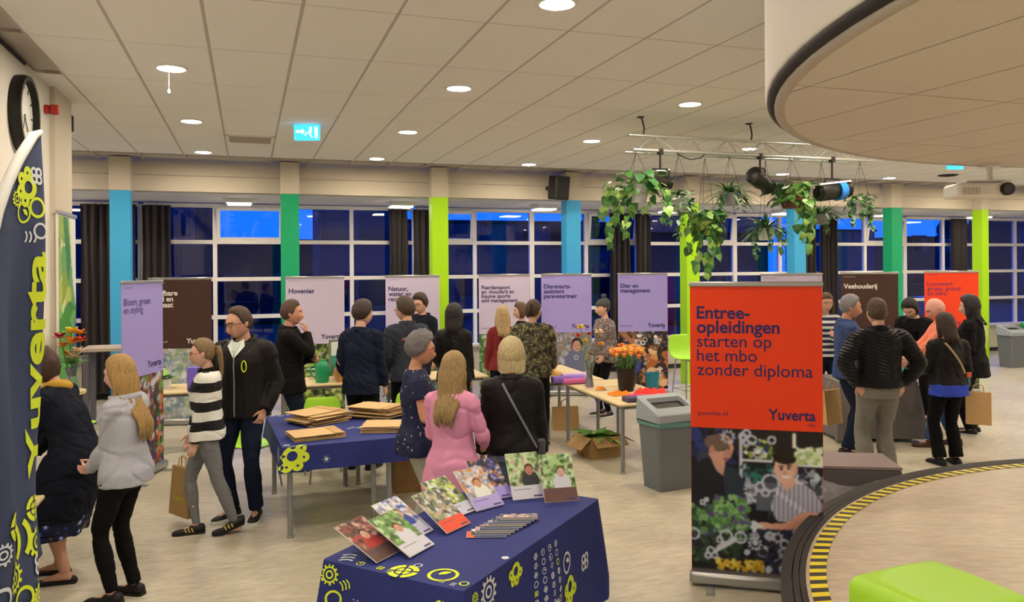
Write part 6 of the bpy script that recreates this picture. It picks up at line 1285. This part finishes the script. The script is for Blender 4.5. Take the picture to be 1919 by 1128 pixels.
person('person in a coral shirt leaning over leaflets at the right', P_(1774, 9.35), 74, 1.80, lean=.10, fat=.12, head=(.1, .35, 0), hair=dict(c='8a6a54', cap='bald', t=.0), hands=((-.12, .42, 1.0), (.12, .40, 1.0)), top=dict(m=c_coral, name='shirt', hem=.84, inf=.022, belly=.03), bottom=dict(m=c_blue, ank=.016), shoes=dict(m=m_brown), seed=20, skinc='d8957a', feet=((-.1, .2, 6), (.1, -.1, -6)))
def p20x(c):
    strap(c, (-.10, 1.42), (.175, 1.03), .032, M('strap_tan', 'b89a72', .6), w=.012); mb = MB(); p = c['up']((.20, -.05, .98)); mb.box(p, (.05, .08, .15), bev=.012); o = c['sc'](mb).build('small_bag', M('bag_teal', '4a6a70', .6), c['T']); mb = MB(); mb.box((p[0], p[1], p[2]+.07), (.056, .086, .06)); c['sc'](mb).build('bag_flap', M('bag_coral', 'd05a40', .6), o)
person('person in a black leather jacket with tan strap and blue shirt hem', P_(1775, 8.48), 4, 1.64, True, 1.06, fat=.05, head=(.25, .1, 0), hair=dict(c='3a2820', cap='cover', t=.018, long=.10, n=22), hands=((-.16, .28, 1.05), (.2, .1, .9)), top=[dict(m=c_royal, name='shirt', hem=.81, inf=.018, sleeve=0, neck=1.25), dict(m=c_leather, name='jacket', hem=.93, inf=.030, arm=.022)], bottom=dict(m=c_blk2, inf=.010, ank=.03), shoes=SH, extra=p20x, seed=21)
def p21x(c): strap(c, (-.05, 1.43), (.19, .98), .045, M('strap_cream', 'd8c8a8', .7), w=.016)
person('person in a long dark coat with cream strap, carrying a paper bag', P_(1820, 10.0), 48, 1.76, True, 1.08, fat=.08, hair=dict(c='141214', cap='cover', t=.026, long=.12, n=20), hands=((-.14, .2, 1.0), (.22, -.06, .80)), top=dict(m=c_olive, name='coat', hem=.74, inf=.036, arm=.028, flare=.03), bottom=dict(m=c_blk2), shoes=SHW, extra=p21x, seed=22)
person('person in black bending over the leaflet table behind the coral shirt', P_(1722, 10.95), 128, 1.76, False, lean=.32, head=(0, .3, 0), hair=dict(c='141214', cap='cover', t=.02), hands=((-.12, .45, .98), (.12, .45, .98)), top=dict(m=c_olive, name='jacket', inf=.03), bottom=dict(m=c_blk2), shoes=SH, seed=23)
# bags in hands
b1 = P_(342, 6.62); paper_bag('brown paper carrier bag held by the person in the striped jumper', (b1.x, b1.y), -38, .10, .30, .40, .11, True)
b2 = P_(1832, 9.25); paper_bag('brown paper carrier bag held by the person in the long dark coat', (b2.x, b2.y), -25, .28, .26, .38, .10)
b3 = P_(1556, 9.25); paper_bag('brown paper carrier bag hanging behind the right edge of the red banner', (b3.x, b3.y), 30, .30, .28, .40, .12)
